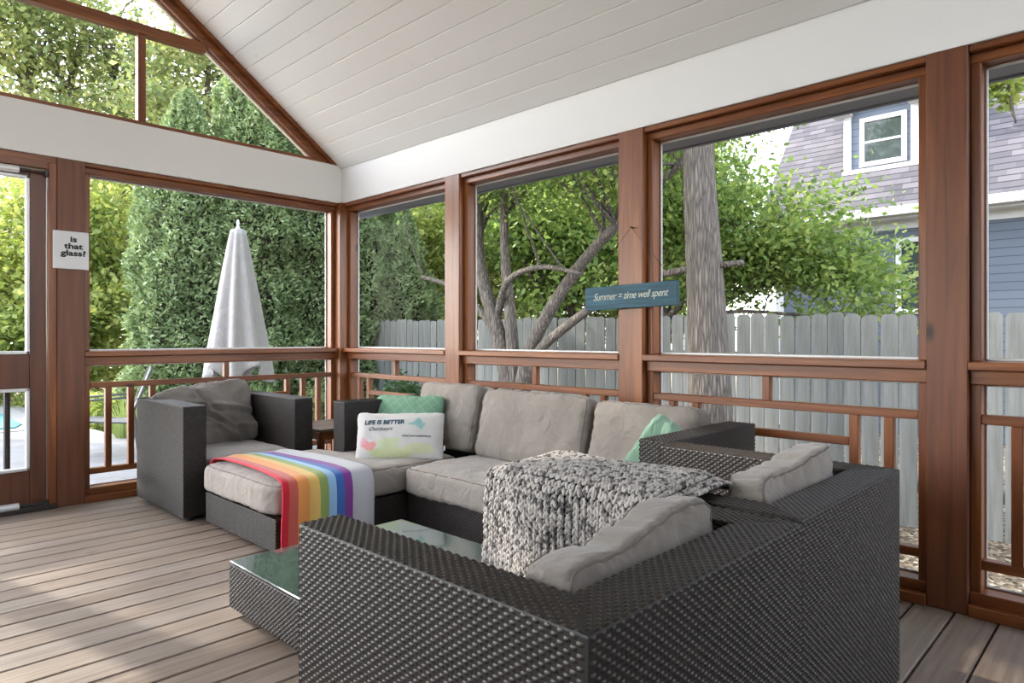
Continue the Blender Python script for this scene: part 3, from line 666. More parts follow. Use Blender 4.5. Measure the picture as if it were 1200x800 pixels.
# chunky knitted throw over the touching arms of the two near armchairs
def knit_throw():
    prof = [(1.70, .694), (1.69, .708), (1.67, .718), (1.63, .722), (1.53, .724), (1.45, .722), (1.405, .710), (1.383, .68), (1.375, .6), (1.37, .5), (1.362, .41)]
    L = [0]
    for i in range(1, len(prof)): L.append(L[-1]+math.dist(prof[i], prof[i-1]))
    Y0, Y1 = .82, 1.43
    def S(s_, y_):
        s_ = max(0, min(L[-1], s_)); j = max(k for k in range(len(prof)-1) if L[k] <= s_+1e-9); j = min(j, len(prof)-2); f = min(1, (s_-L[j])/(L[j+1]-L[j]))
        x = prof[j][0]+(prof[j+1][0]-prof[j][0])*f; z = prof[j][1]+(prof[j+1][1]-prof[j][1])*f
        wv = mnoise.noise(Vector((x*5, y_*5, z*5)))
        top = max(0, min(1, (z-.69)/.03))
        edge = math.exp(-((y_-Y1)/.03)**2)
        return Vector((x-.014*wv*(1-top)-.012*math.sin(y_*17)*(1-top), y_, z+.014*wv*top-.018*edge*top-.02*math.exp(-((y_-Y0)/.05)**2)*top))
    V = []; NS, NY = 60, 60
    for i in range(NS+1):
        for k in range(NY+1): V.append(S(L[-1]*i/NS, Y0+(Y1-Y0)*k/NY))
    Fq = [(i*(NY+1)+k, i*(NY+1)+k+1, (i+1)*(NY+1)+k+1, (i+1)*(NY+1)+k) for i in range(NS) for k in range(NY)]
    dark = simple('dark_yarn', (.028, .025, .026), .95)
    t = NT('marled_yarn'); g = t.n('NewGeometry').outputs['Random Per Island']; nz = t.noise(t.coords(), 75, 2)
    f = t.math('ADD', t.math('MULTIPLY', g, .3), t.math('MULTIPLY', nz, .8))
    t.base(t.ramp(f, [(.38, (.07, .06, .06)), (.48, (.28, .26, .245)), (.60, (.52, .485, .45))])); t.rough(.95); t.bump(t.noise(t.coords((1, 1, 1)), 400, 2), .5, .004)
    base = raw_mesh('knitted_throw', V, Fq, dark, smooth=True, label='chunky black and cream knitted throw draped over the touching arms of the two near armchairs', cat='throw')
    m = base.modifiers.new('thick', 'SOLIDIFY'); m.thickness = .004; m.offset = 0
    # stitches
    du, dv = .021, .0165; mb = MB()
    nu = int((Y1-Y0)/du)+1; nv = int(L[-1]/dv); vs = []; fs = []
    for i in range(nv):
        for k in range(nu):
            s_ = (i+.5)*dv; y_ = Y0+(k+.15)*du
            p = S(s_, y_); tv = (S(s_+.004, y_)-S(s_-.004, y_)).normalized(); tu = Vector((0, 1, 0)); nn = tv.cross(tu).normalized()
            if nn.z < 0 and p.z > .69 or (p.z <= .69 and p.x < 1.5 and nn.x > 0) or (p.z <= .69 and p.x > 1.5 and nn.x < 0): nn = -nn
            for sg in (-1, 1):
                a = tv*.0118+tu*(.0042*sg); a_n = a.normalized(); c = p+tu*(sg*.0048)+nn*.006+Vector((random.uniform(-1, 1), random.uniform(-1, 1), random.uniform(-1, 1)))*.0009
                b = nn.cross(a_n).normalized(); ra = .0054*random.uniform(.85, 1.15)
                n0 = len(vs)
                for q, (h, r_) in enumerate(((-1, .25), (-.55, .85), (.1, 1.05), (.65, .8), (1, .25))):
                    cc = c+a*h+nn*(.002*(1-h*h))
                    for m_ in range(6):
                        an = m_*PI/3; vs.append(cc+(b*math.cos(an)+nn*math.sin(an))*ra*r_)
                fs += [(n0+q*6+m_, n0+q*6+(m_+1) % 6, n0+(q+1)*6+(m_+1) % 6, n0+(q+1)*6+m_) for q in range(4) for m_ in range(6)]
    raw_mesh('stitches', np.array([tuple(v) for v in vs]), np.array(fs), t.m, base, smooth=True, kind='stuff')
knit_throw()

# ---- signs
sg = empty('wall_sign', (1.135, YL-.001, 1.658), 0, 'small square white sign reading "is that glass?" on the post beside the door', 'sign')
MB().box(-.099, .099, -.018, 0, -.122, .122, .003).build('panel', simple('sign_white', (.68, .68, .69), .5), sg)
BLK = simple('black_ink', (.012, .012, .014), .6)
for k, s_ in enumerate(('is', 'that', 'glass?')):
    text_on('lettering', text_mesh(s_, .056, .0022, 0, .0006, 'CENTER', 1.02), BLK, sg, lambda c, k=k: Vector((c.x*1.12+.012, -.0188-c.z, c.y*.88+.055-k*.045)))
hs_ = empty('hanging_sign', (XR-.022, 2.10, 1.322), 0, 'weathered blue wooden sign with white script hanging on the post', 'sign')
def mat_blue():
    t = NT('weathered_blue_paint'); nz = t.noise(t.coords((10, 3, 60)), 1, 5, .7); n2 = t.noise(t.coords(), 14, 3)
    c = t.ramp(nz, [(.3, (.008, .035, .055)), (.55, (.02, .085, .125)), (.75, (.06, .15, .19))])
    t.base(t.mix(t.ramp(n2, [(.6, (0, 0, 0)), (.75, (.6, .6, .6))]), c, (.03, .04, .04, 1))); t.rough(.7); t.bump(nz, .4, .004); return t.m
Ms = Matrix.Rotation(R(-1.3), 4, 'X')
pb = MB(); pb.box(-.01, .01, -.303, .303, -.066, .066, .003, Ms); pb.build('board', mat_blue(), hs_)
mb = MB(); mb.tube([(-.004, .29, .07), (-.004, -.012, .38), (-.004, -.29, .06)], .0016, 6); mb.build('cord', simple('twine', (.06, .045, .035), .8), hs_)
MB().tube([(.02, -.012, .38), (-.012, -.012, .383)], .004, 8).build('nail', STEEL, hs_)
text_on('lettering', text_mesh('Summer = time well spent', .058, -.0002, .42, .0006, 'CENTER', .92), simple('cream_ink', (.5, .52, .46), .7), hs_, lambda c: Ms @ Vector((-.0112-c.z, -c.x*.86, c.y-.012)))

# ================================================================== OUTSIDE
# ground
def mat_mulch():
    t = NT('leaf_mulch'); vo = t.n('TexVoronoi', i_Vector=t.coords((1, 1, 1)), i_Scale=34)
    g = t.n('SeparateColor', i_Color=vo.outputs['Color']).outputs[0]
    c = t.ramp(g, [(0, (.05, .035, .022)), (.45, (.17, .125, .085)), (.8, (.36, .29, .2)), (1, (.55, .5, .4))])
    t.base(c); t.rough(.95); t.bump(vo.outputs['Distance'], .8, .03); return t.m
def grid_ground():
    n = 80; xs = np.linspace(-40, 60, n); ys = np.linspace(-30, 70, n); X, Y = np.meshgrid(xs, ys, indexing='ij')
    Z = GZ+.012*np.clip(Y-8, 0, 60)+0*X; V = np.stack([X, Y, Z], -1).reshape(-1, 3)
    F_ = [(i*n+j, (i+1)*n+j, (i+1)*n+j+1, i*n+j+1) for i in range(n-1) for j in range(n-1)]
    return raw_mesh('ground', V, F_, mat_mulch(), kind='structure')
grid_ground()
t_ = NT('pale_concrete'); n_ = t_.noise(t_.coords(), 3, 5, .65); vo = t_.n('TexVoronoi', i_Vector=t_.coords((3, 3, 3)), i_Scale=1)
c_ = t_.ramp(n_, [(.3, (.18, .18, .185)), (.7, (.27, .27, .28))]); c_ = t_.mix(t_.ramp(vo.outputs['Distance'], [(.03, (.8, .8, .8)), (.08, (0, 0, 0))]), c_, (.14, .1, .08, 1)); t_.base(c_); t_.rough(.85)
CONC = t_.m
mb = MB(); mb.prism([(-9, YL+.16), (4.6, YL+.16), (4.6, 9.0), (2.75, 9.6), (2.6, 11.5), (2.6, 15.6), (-9, 15.6)], lambda u, v, t: (u, v, t), -.9, PZ); mb.build('patio', CONC, kind='structure')
# pool
PO = empty('swimming_pool', (-.4, 13.2, PZ), 0, 'in-ground swimming pool under a turquoise cover, seen through the door', 'pool')
mb = MB(); mb.prism([(-3.3+.1*0, -1.7), (2.3, -1.7), (2.45, -1.3), (2.5, 1.9), (-3.3, 1.9)], lambda u, v, t: (u, v, t), .012, .03); mb.build('cover', simple('turquoise_cover', (.04, .25, .28), .5, var=.1, bscale=3), PO)
mb = MB(); mb.prism([(-3.6, -2), (2.6, -2), (2.8, -1.6), (2.8, 2.2), (-3.6, 2.2)], lambda u, v, t: (u, v, t), -.05, .011); mb.build('coping', simple('coping', (.3, .3, .3), .7), PO)

# fence: every picket a part
FN = empty('picket_fence', (6.57, 0, GZ), 0, 'weathered grey wooden privacy fence with dog-eared pickets along the side garden', 'fence')
def mat_fence():
    t = NT('weathered_fence'); oi = t.n('ObjectInfo'); nz = t.noise(t.coords((14, 14, .9)), 1, 5, .65); n2 = t.noise(t.coords((1, 2, .6)), 2, 2)
    c = t.ramp(nz, [(.3, (.13, .135, .13)), (.6, (.28, .29, .285)), (.8, (.40, .41, .405))])
    c = t.mix(t.math('MULTIPLY', n2, .4), c, (.26, .26, .22, 1))
    c = t.mix(1, c, t.ramp(oi.outputs['Random'], [(0, (.78, .8, .8)), (1, (1.1, 1.08, 1.05))]), 'MULTIPLY'); t.base(c); t.rough(.85); t.bump(nz, .4, .006); return t.m
FEN = mat_fence()
def picket(w_=.136):
    h = 1.84; c = .03; mb = MB(); mb.prism([(-w_/2, 0), (w_/2, 0), (w_/2, h-c), (w_/2-c*.8, h), (-w_/2+c*.8, h), (-w_/2, h-c)], lambda u, v, t: (t, u, v), -.009, .009); return mb
pk = None; y_ = -1.3; npk = 0
while y_ < 9.6:
    rise = .008*max(0, y_)
    if pk is None: pk = picket().build('picket', FEN, FN); o = pk
    else: o = pk.copy(); COL.objects.link(o); o.parent = FN
    if npk >= 100 and False: pass
    o.location = (random.uniform(-.006, .006), y_, rise+random.uniform(-.018, .018)); o.rotation_euler = (random.uniform(-.006, .006), 0, random.uniform(-.03, .03))
    y_ += .15; npk += 1
for z in (.35, 1.45):
    MB().box(.012, .05, -1.4, 9.6, z-.045, z+.045).build('rail', FEN, FN)

# foliage helpers
def leaves(P, size, up=.3, asp=.55, jit=.35, droop=0, outward=None):
    n = len(P); N = rng.normal(size=(n, 3)); N[:, 2] = np.abs(N[:, 2])+up; N /= np.linalg.norm(N, axis=1)[:, None]
    D = rng.normal(size=(n, 3)); D[:, 2] -= droop
    if outward is not None: D = D*.6+outward
    D -= N*np.sum(D*N, 1)[:, None]; D /= np.linalg.norm(D, axis=1)[:, None]; S_ = np.cross(N, D)
    L_ = size*(1+jit*rng.normal(size=n).clip(-1.5, 1.5))[:, None]; W_ = L_*asp
    a = P-D*L_*.5; b = P+D*L_*.05+S_*W_*.5-N*L_*.06; c = P+D*L_*.5-N*L_*.08; d = P+D*L_*.05-S_*W_*.5-N*L_*.06
    V = np.stack([a, b, c, d], 1).reshape(-1, 3); F_ = np.arange(4*n).reshape(-1, 4); return V, F_
def tree(name, base, height, stems, crown, nl, size, leafm, barkm, label, group=None, clusters=40, spread=.45, r0=.12, seed=1, shell=.55, branches=True, cat='tree', asp=.6):
    """stems: list of polylines (relative), crown: list of (cx,cy,cz,rx,ry,rz) relative"""
    global rng
    rg = np.random.default_rng(seed); rn = random.Random(seed)
    t = empty(name, base, 0, label, cat, group)
    mb = MB(); pts_all = []
    for st in stems:
        rad0 = st[0]; pl = [Vector(p) for p in st[1:]]
        # smooth the polyline
        sm = []
        for i in range(len(pl)-1):
            for k in range(4):
                f = k/4; p0 = pl[max(i-1, 0)]; p1 = pl[i]; p2 = pl[i+1]; p3 = pl[min(i+2, len(pl)-1)]
                sm.append(.5*((2*p1)+(p2-p0)*f+(2*p0-5*p1+4*p2-p3)*f*f+(-p0+3*p1-3*p2+p3)*f**3))
        sm.append(pl[-1]); n = len(sm); rr = [rad0*(1-.62*i/(n-1)) for i in range(n)]
        mb.tube(sm, rr, 10); pts_all += [(p, r_) for p, r_ in zip(sm, rr)]
    cl = []
    tot = sum(c[3]*c[4]*c[5] for c in crown)
    for c in crown:
        m = max(2, int(clusters*c[3]*c[4]*c[5]/tot)) if tot else clusters
        for _ in range(m):
            d = rg.normal(size=3); d /= np.linalg.norm(d); rr = shell+(1-shell)*rg.random()
            cl.append(Vector((c[0]+d[0]*c[3]*rr, c[1]+d[1]*c[4]*rr, c[2]+d[2]*c[5]*rr)))
    if branches and pts_all:
        for c in cl:
            cand = sorted(pts_all, key=lambda q: (q[0]-c).length+(.6*max(0, q[0].z-c.z)))[:6]; p, r_ = rn.choice(cand)
            mid = (p+c)/2+Vector((rn.uniform(-.15, .15), rn.uniform(-.15, .15), rn.uniform(0, .25)))*((p-c).length*.5)
            rb = min(r_*.5, .02+.01*(p-c).length)
            mb.tube([p, p.lerp(mid, .6), mid, mid.lerp(c, .6), c], [rb, rb*.8, rb*.6, rb*.4, rb*.15], 5, False)
            for _ in range(4):
                e = c+Vector((rn.gauss(0, spread), rn.gauss(0, spread), rn.gauss(0, spread*.5)))
                mb.tube([mid.lerp(c, rn.random()), e], [rb*.25, rb*.1], 4, False)
    if mb.v: mb.build('trunk', barkm, t, smooth=True)
    C_ = np.array([tuple(c) for c in cl]); idx = rg.integers(0, len(C_), nl)
    P = C_[idx]+rg.normal(size=(nl, 3))*np.array([spread, spread, spread*.5])
    rng = rg
    V, F_ = leaves(P, size, asp=asp); raw_mesh('foliage', V, F_, leafm, t)
    return t
def conifer(base, h, r, nl, label, seed, group='arborvitae screen behind the porch', leafm=LF_ARB):
    rg = np.random.default_rng(seed); t = empty('arborvitae', base, 0, label, 'tree', group)
    u = rg.random(nl)**1.15; z = .1+u*(h-.1); a = rg.random(nl)*2*PI
    prof = np.minimum(1, 1.6*(1-u)**.62)*np.minimum(1, .75+u*2)
    lump = np.array([mnoise.noise(Vector((math.cos(x)*2.2+seed, math.sin(x)*2.2, zz*1.6))) for x, zz in zip(a, z)])
    lump2 = np.array([mnoise.noise(Vector((math.cos(x)*r*6+seed, math.sin(x)*r*6, zz*4.5))) for x, zz in zip(a, z)])
    rad = r*prof*(1+.30*lump+.22*lump2)*(.86+.18*rg.random(nl))
    P = np.stack([rad*np.cos(a), rad*np.sin(a), z], 1)
    out = np.stack([np.cos(a)*.9, np.sin(a)*.9, np.full(nl, .55)], 1)
    global rng; rng = rg
    V, F_ = leaves(P, .072, up=.1, asp=.42, outward=out*1.6); raw_mesh('foliage', V, F_, leafm, t)
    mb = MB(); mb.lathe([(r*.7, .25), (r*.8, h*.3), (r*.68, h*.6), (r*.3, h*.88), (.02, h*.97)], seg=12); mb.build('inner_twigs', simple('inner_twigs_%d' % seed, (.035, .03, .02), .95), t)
    mb = MB(); mb.tube([(0, 0, 0), (0, 0, .5)], .08, 8); mb.build('trunk', BARK2, t)
    return t
hz = [(3.78, 10.35, 5.3, .74), (4.65, 10.2, 6.3, .78), (5.55, 10.3, 6.0, .80), (6.45, 10.25, 5.3, .78), (7.3, 10.0, 4.3, .70)]
lab = ['tall dark arborvitae at the left end of the evergreen screen, left of the umbrella', 'arborvitae in the evergreen screen just behind the closed umbrella', 'arborvitae in the evergreen screen right of the closed umbrella', 'arborvitae near the porch corner post in the evergreen screen', 'arborvitae seen through the first side window']
for i, (x, y_, h, r_) in enumerate(hz): conifer((x, y_, GZ), h, r_, 60000, lab[i], 50+i)

# closed umbrella
U = empty('patio_umbrella', (3.265, 7.42, PZ), 0, 'closed off-white patio umbrella standing in front of the evergreens', 'umbrella')
MB().tube([(0, 0, .05), (0, 0, 2.52)], .019, 10).build('pole', simple('umbrella_pole', (.5, .48, .45), .4), U)
MB().lathe([(.25, 0), (.25, .04), (.05, .07), (.035, .3), (.03, .31)], seg=24).build('base', simple('umbrella_base', (.12, .12, .12), .6), U)
MB().lathe([(.02, 2.47), (.022, 2.52), (.012, 2.545), (.02, 2.56), (.012, 2.60), (.002, 2.615)], seg=12).build('finial', simple('finial_white', (.7, .7, .7), .4), U)
def canopy():
    V = []; N = 96; M_ = 26; z1, z0 = 2.49, .88
    for i in range(M_+1):
        f = i/M_; z = z1+(z0-z1)*f; r_ = .075+.255*f**.9
        for k in range(N):
            a = 2*PI*k/N; fold = math.sin(8*a+.5*math.sin(3*a)); deep = .10+.30*f
            rr = r_*(1+deep*.5*(fold-.2)+.05*mnoise.noise(Vector((math.cos(a)*3, math.sin(a)*3, z*1.5))))
            zz = z+(.10*math.sin(4*a+1)*max(0, f-.85)/.15)
            V.append((rr*math.cos(a), rr*math.sin(a), zz))
    V.append((0, 0, z1+.01)); F_ = [(i*N+k, i*N+(k+1) % N, (i+1)*N+(k+1) % N, (i+1)*N+k) for i in range(M_) for k in range(N)]
    o = raw_mesh('canopy', V, F_, mat_cloth('off_white_canopy', (.34, .325, .315), 400, .04), U, smooth=True)
    mb = MB(); mb.lathe([(.078, z1-.012), (.07, z1+.005), (.02, z1+.02)], seg=32); mb.build('canopy_cap', simple('cap', (.34, .325, .315), .8), U)
    m = o.modifiers.new('t', 'SOLIDIFY'); m.thickness = .004
canopy()

# multi-stem tree in front of the fence, second side window
B0 = (5.85, 5.62, GZ)
tree('multi_stem_tree', B0, 6, [
    (.13, (0, 0, 0), (.0, .05, .9), (-.05, .22, 1.7), (-.1, .5, 2.6), (0, .62, 3.6), (.1, .9, 5)),
    (.11, (.02, 0, .3), (.02, .0, 1.1), (.0, .05, 1.9), (.05, .2, 2.8), (.15, .3, 4.2)),
    (.10, (0, -.05, .5), (.0, -.22, 1.35), (.0, -.55, 1.9), (.05, -1.05, 2.5), (.1, -1.6, 2.95), (.2, -2.3, 3.5)),
    (.07, (.05, -.1, .9), (0, -.4, 1.45), (-.1, -.9, 1.75), (-.15, -1.5, 2.05), (-.2, -2.2, 2.25), (-.2, -3.0, 2.3)),
    (.05, (-.02, .25, 1.9), (-.2, -.1, 2.3), (-.3, -.7, 2.42), (-.3, -1.3, 2.3)),
    (.06, (0, .1, 1.4), (.1, .6, 1.9), (.1, 1.2, 2.3), (.1, 1.9, 2.5))],
    [(0, -.6, 3.9, 1.6, 2.2, .75), (0, .6, 4.3, 1.6, 1.8, .9), (.6, -1.4, 3.35, .9, 1.0, .35)], 36000, .06, LF_MAPLE, BARK,
    'multi-stemmed grey barked tree standing in front of the fence, seen through the second side window', clusters=90, spread=.33, seed=3)
# large straight trunk
tree('tall_tree', (5.62, 2.9, GZ), 8, [(.225, (0, 0, -.1), (0, .02, 1), (-.0, .06, 2.0), (.0, .13, 3.2), (.02, .16, 4.6), (0, .2, 7))],
     [(.3, .6, 6.4, 2.5, 2.8, 1.1)], 40000, .075, LF_MAPLE, BARK, 'thick straight grey tree trunk in front of the fence, seen through the third side window', clusters=60, spread=.4, seed=4, branches=False)
# maple boughs in front of the neighbouring house
tree('maple_tree', (8.2, 4.9, GZ), 6, [(.11, (0, 0, 0), (.05, .1, 1.4), (0, .0, 2.6), (-.05, .1, 4.4)), (.06, (0, 0, 1.7), (.1, -.9, 2.2), (.1, -1.8, 2.35), (.1, -2.6, 2.3)), (.05, (0, 0, 1.9), (.0, -.8, 2.6), (.1, -1.2, 3.0), (.1, -1.7, 3.1)), (.04, (0, 0, 1.6), (-.2, -.9, 1.95), (-.2, -1.9, 1.9))],
     [(.1, -1.3, 2.75, .8, 1.2, .75), (.05, -.5, 3.2, .9, .9, .8), (0, .4, 4.1, 1.0, 1.0, .8), (.1, -2.3, 2.35, .6, .8, .55), (0, -.3, 2.4, .6, .9, .4)], 36000, .074, LF_MAPLE, BARK2,
     'leafy maple spreading its low boughs over the fence in front of the slate blue house', clusters=90, spread=.28, seed=5, shell=.2)
tree('hanging_bough', (7.4, .95, 3.2), 1, [(.02, (0, -.6, 1.2), (0, -.2, .8), (0, 0, .3), (0, -.05, -.2))], [(0, 0, .35, .12, .2, .35)], 900, .075, LF_YEL, BARK2,
     'small hanging spray of yellow-green leaves at the right edge of the photo', clusters=10, spread=.09, seed=6, cat='branch')

# trees beyond the fence and beyond the patio
def ct(x, y_, h, cr, leafm, lab_, seed, nl=22000, size=.12, trunk=.13, low=.35, sparse=False, lean=0):
    cz = h*(low+1)/2; rz = h*(1-low)/2
    return tree('background_tree', (x, y_, GZ), h, [(trunk, (0, 0, 0), (.1+lean*.3, 0, h*.3), (-.1+lean*.6, .1, h*.6), (lean, 0, h*.9)), (trunk*.6, (0, 0, h*.3), (.6, -.3, h*.55), (1.1, -.6, h*.8)), (trunk*.5, (0, 0, h*.33), (-.6, .4, h*.5), (-1.2, .6, h*.75))],
                [(0, 0, cz, cr, cr, rz)], nl, size, leafm, BARK2, lab_, 'trees and brush behind the fence' if x > 6.6 else 'trees beyond the patio', clusters=60 if not sparse else 34, spread=.42 if not sparse else .5, seed=seed, shell=.35)
bt = [(10.5, 13.5, 6.5, 2.2, LF_YEL, .2), (13, 11.2, 7.5, 2.6, LF_MID, .2), (9.2, 11.5, 5.5, 1.7, LF_YEL, .15), (12, 16.5, 8.5, 3, LF_YEL, .15), (16, 15, 9, 3.2, LF_MID, .1), (15.5, 9.6, 8, 2.6, LF_MAPLE, .2), (9.5, 16.5, 8, 2.6, LF_MID, .1), (18, 11, 10, 3, LF_YEL, .15),
      (10.2, 8.2, 5.2, 1.5, LF_MAPLE, .3), (12.2, 8.6, 6.4, 1.8, LF_YEL, .15)]
bl = ['yellow-green tree behind the fence, left part of the second side window', 'mid green tree behind the fence in the middle distance', 'bright low tree behind the evergreens seen through the first side window', 'far yellow-green tree behind the fence', 'far green tree at the back of the garden', 'leafy tree left of the slate blue house', 'far green tree behind the evergreen screen', 'far yellow tree left of the slate blue house',
      'leafy young tree just behind the fence, left of the thick trunk', 'yellow-green tree just right of the thick trunk']
for i, (x, y_, h, cr, m, lo) in enumerate(bt): ct(x, y_, h, cr, m, bl[i], 100+i, low=lo)
# beyond the patio (left window, door, gable)
lt = [(3.7, 16.6, 5.2, 1.9, LF_YEL, .1, 26000), (2.0, 19.0, 5.6, 2.2, LF_YEL, .12, 22000), (5.6, 19.5, 6.6, 2.4, LF_YEL, .1, 20000), (6.8, 17.0, 10.5, 2.0, LF_MID, .35, 17000)]
ll = ['bright yellow-green tree beyond the patio, just left of the evergreen screen', 'bright yellow-green tree beyond the pool, seen through the door', 'yellow-green tree behind the left end of the evergreen screen', 'green tree top rising behind the evergreens in the gable window']
for i, (x, y_, h, cr, m, lo, nl) in enumerate(lt): ct(x, y_, h, cr, m, ll[i], 200+i, nl=nl, low=lo, size=.13)
tree('tall_sparse_tree', (4.2, 23.5, GZ), 15, [(.3, (0, 0, 0), (.1, 0, 5), (0, .2, 9), (.3, 0, 15)), (.18, (0, 0, 5.5), (-1.2, 0, 8), (-2.4, .3, 12)), (.15, (.1, 0, 6.5), (1.0, 0, 9), (1.8, .3, 13))],
     [(0, 0, 10.5, 3.0, 2.6, 3.8)], 12000, .17, LF_MID, BARK2, 'tall airy tree against the sky at the far left of the gable window', clusters=80, spread=.6, seed=301, shell=.25)
tree('tall_sparse_tree', (6.6, 22.5, GZ), 13, [(.2, (0, 0, 0), (-.1, 0, 5.5), (0, .2, 7.5), (-.9, 0, 11)), (.13, (0, 0, 7), (.9, 0, 9), (1.4, .3, 12))],
     [(0, 0, 9.6, 2.0, 1.8, 3.0)], 6000, .16, LF_MID, BARK2, 'forked airy tree against the sky beside the mullion of the gable window', clusters=60, spread=.55, seed=302, shell=.3)
ct(10.8, 19.5, 10.5, 2.4, LF_YEL, 'tall leafy tree rising behind the evergreens under the rake of the gable window', 303, nl=12000, low=.35, size=.15)
for x_, y2, sd in ((-.9, 17.2, 500),):  # unseen tree, added to break the sun into patches on the deck
    tree('added_shade_tree', (x_, y2, GZ), 15, [(.28, (0, 0, 0), (.1, 0, 4), (0, .2, 8), (.3, 0, 13)), (.15, (0, 0, 4), (1.2, 0, 7), (2, .3, 10)), (.15, (0, 0, 4.5), (-1.2, 0, 7.5), (-1.8, .3, 11))],
         [(0, 0, 9.5, 2.5, 2.2, 4.6)], 10000, .22, LF_MID, BARK2, {500: 'unseen tall leafy tree beyond the pool, added to dapple the sunlight', 501: 'unseen tall leafy tree left of the pool, added to dapple the sunlight', 502: 'unseen tall leafy tree behind the pool, added to dapple the sunlight'}[sd], clusters=110, spread=.75, seed=sd, shell=.2)
# low planting
def shrub(x, y_, z, r_, h, m, lab_, seed, nl=5000, size=.07, grp='shrubs along the patio edge'):
    rg = np.random.default_rng(seed); t = empty('shrub', (x, y_, z), 0, lab_, 'shrub', grp)
    d = rg.normal(size=(nl, 3)); d /= np.linalg.norm(d, axis=1)[:, None]; d[:, 2] = np.abs(d[:, 2]); rr = (.55+.45*rg.random(nl))
    lump = np.array([1+.3*mnoise.noise(Vector(tuple(q*2.5))+Vector((seed, 0, 0))) for q in d]); P = d*np.array([r_, r_, h])*(rr*lump)[:, None]
    global rng; rng = rg
    V, F_ = leaves(P, size, up=.4); raw_mesh('foliage', V, F_, m, t)
    mb = MB()
    for k in range(7): a = k*.9; mb.tube([(0, 0, 0), (math.cos(a)*r_*.3, math.sin(a)*r_*.3, h*.5), (math.cos(a)*r_*.6, math.sin(a)*r_*.6, h*.8)], [.012, .008, .003], 5)
    mb.build('stems', BARK2, t)
sh = [(1.9, 16.3, .9, 1.0, LF_MID), (3.2, 15.6, .8, .9, LF_YEL), (.3, 16.6, .9, .9, LF_DK), (3.0, 11.3, .55, .6, LF_YEL), (3.4, 9.5, .55, .7, LF_DK), (4.3, 9.1, .5, .6, LF_DK), (5.4, 9.0, .6, .75, LF_MID), (6.0, 7.9, .6, .9, LF_DK), (4.9, 8.7, .4, .6, LF_MID)]
sl = ['green shrub at the far edge of the patio beyond the pool', 'yellow-green shrub at the far edge of the patio', 'dark shrub beyond the pool seen through the door', 'small yellow-green shrub left of the evergreens', 'dark shrub at the foot of the evergreens left of the umbrella', 'dark shrub at the foot of the evergreens behind the umbrella', 'green shrub at the foot of the evergreens right of the umbrella', 'dark leafy shrub outside the first side window', 'low green shrub beside the porch corner post']
for i, (x, y_, r_, h, m) in enumerate(sh): shrub(x, y_, PZ-.25 if y_ > 8 else GZ, r_, h+.2, m, sl[i], 400+i)
def grass_clump(x, y_, z, h, lab_, seed):
    t = empty('ornamental_grass', (x, y_, z), 0, lab_, 'grass', 'ornamental grasses by the patio'); rn = random.Random(seed); vs = []; fs = []
    for _ in range(420):
        a = rn.uniform(0, 2*PI); ln = h*rn.uniform(.7, 1.2); sp = rn.uniform(.15, .75); w_ = .005
        px = Vector((-math.sin(a), math.cos(a), 0))*w_
        n0 = len(vs)
        for k in range(6):
            f = k/5; r_ = sp*ln*f*(.4+.6*f); zz = ln*(f*1.15-.55*sp*f*f*f*1.3)
            c = Vector((math.cos(a)*r_, math.sin(a)*r_, zz)); vs += [c-px*(1-f*.8), c+px*(1-f*.8)]
        fs += [(n0+2*k, n0+2*k+1, n0+2*k+3, n0+2*k+2) for k in range(5)]
    raw_mesh('blades', np.array([tuple(v) for v in vs]), np.array(fs), GRASSM, t)
grass_clump(2.75, 8.0, PZ, .62, 'pale arching ornamental grass left of the umbrella base', 1)
grass_clump(3.95, 8.3, PZ, .62, 'pale arching ornamental grass right of the umbrella base', 2)
grass_clump(2.75, 9.6, PZ-.3, .8, 'arching ornamental grass at the left end of the evergreens', 3)

# metal patio chair seen between the balusters
def patio_chair(x, y_, rz, lab_):
    t = empty('patio_chair', (x, y_, PZ), rz, lab_, 'chair'); fm = simple('pewter_tube', (.10, .10, .10), .45, .3)
    for s_ in (-.26, .26):
        MB().tube([(s_, .28, 0), (s_, .30, .03), (s_, .18, .40), (s_, .26, .62), (s_, -.22, .64), (s_, -.26, .4), (s_, -.30, .0)], .014, 8).build('side_frame', fm, t, smooth=True)
        MB().tube([(s_*.9, .2, .40), (s_*.9, -.2, .36), (s_*.9, -.42, .95)], .013, 8).build('back_frame', fm, t, smooth=True)
    mb = MB(); P_ = [(.2, .40), (-.05, .375), (-.2, .37), (-.31, .65), (-.42, .95)]
    mb.prism([(a, b) for a, b in P_]+[(a, b-.006) for a, b in P_[::-1]], lambda u, v, q: (q, u, v), -.22, .22); mb.build('sling_seat', simple('sling_grey', (.2, .2, .2), .8), t)
    MB().tube([(-.24, -.42, .95), (.24, -.42, .95)], .013, 8).tube([(-.26, .2, .2), (.26, .2, .2)], .01, 8).build('crossbar', fm, t)
patio_chair(2.2, 8.3, R(75), 'grey metal sling patio chair on the concrete, seen between the left balusters')

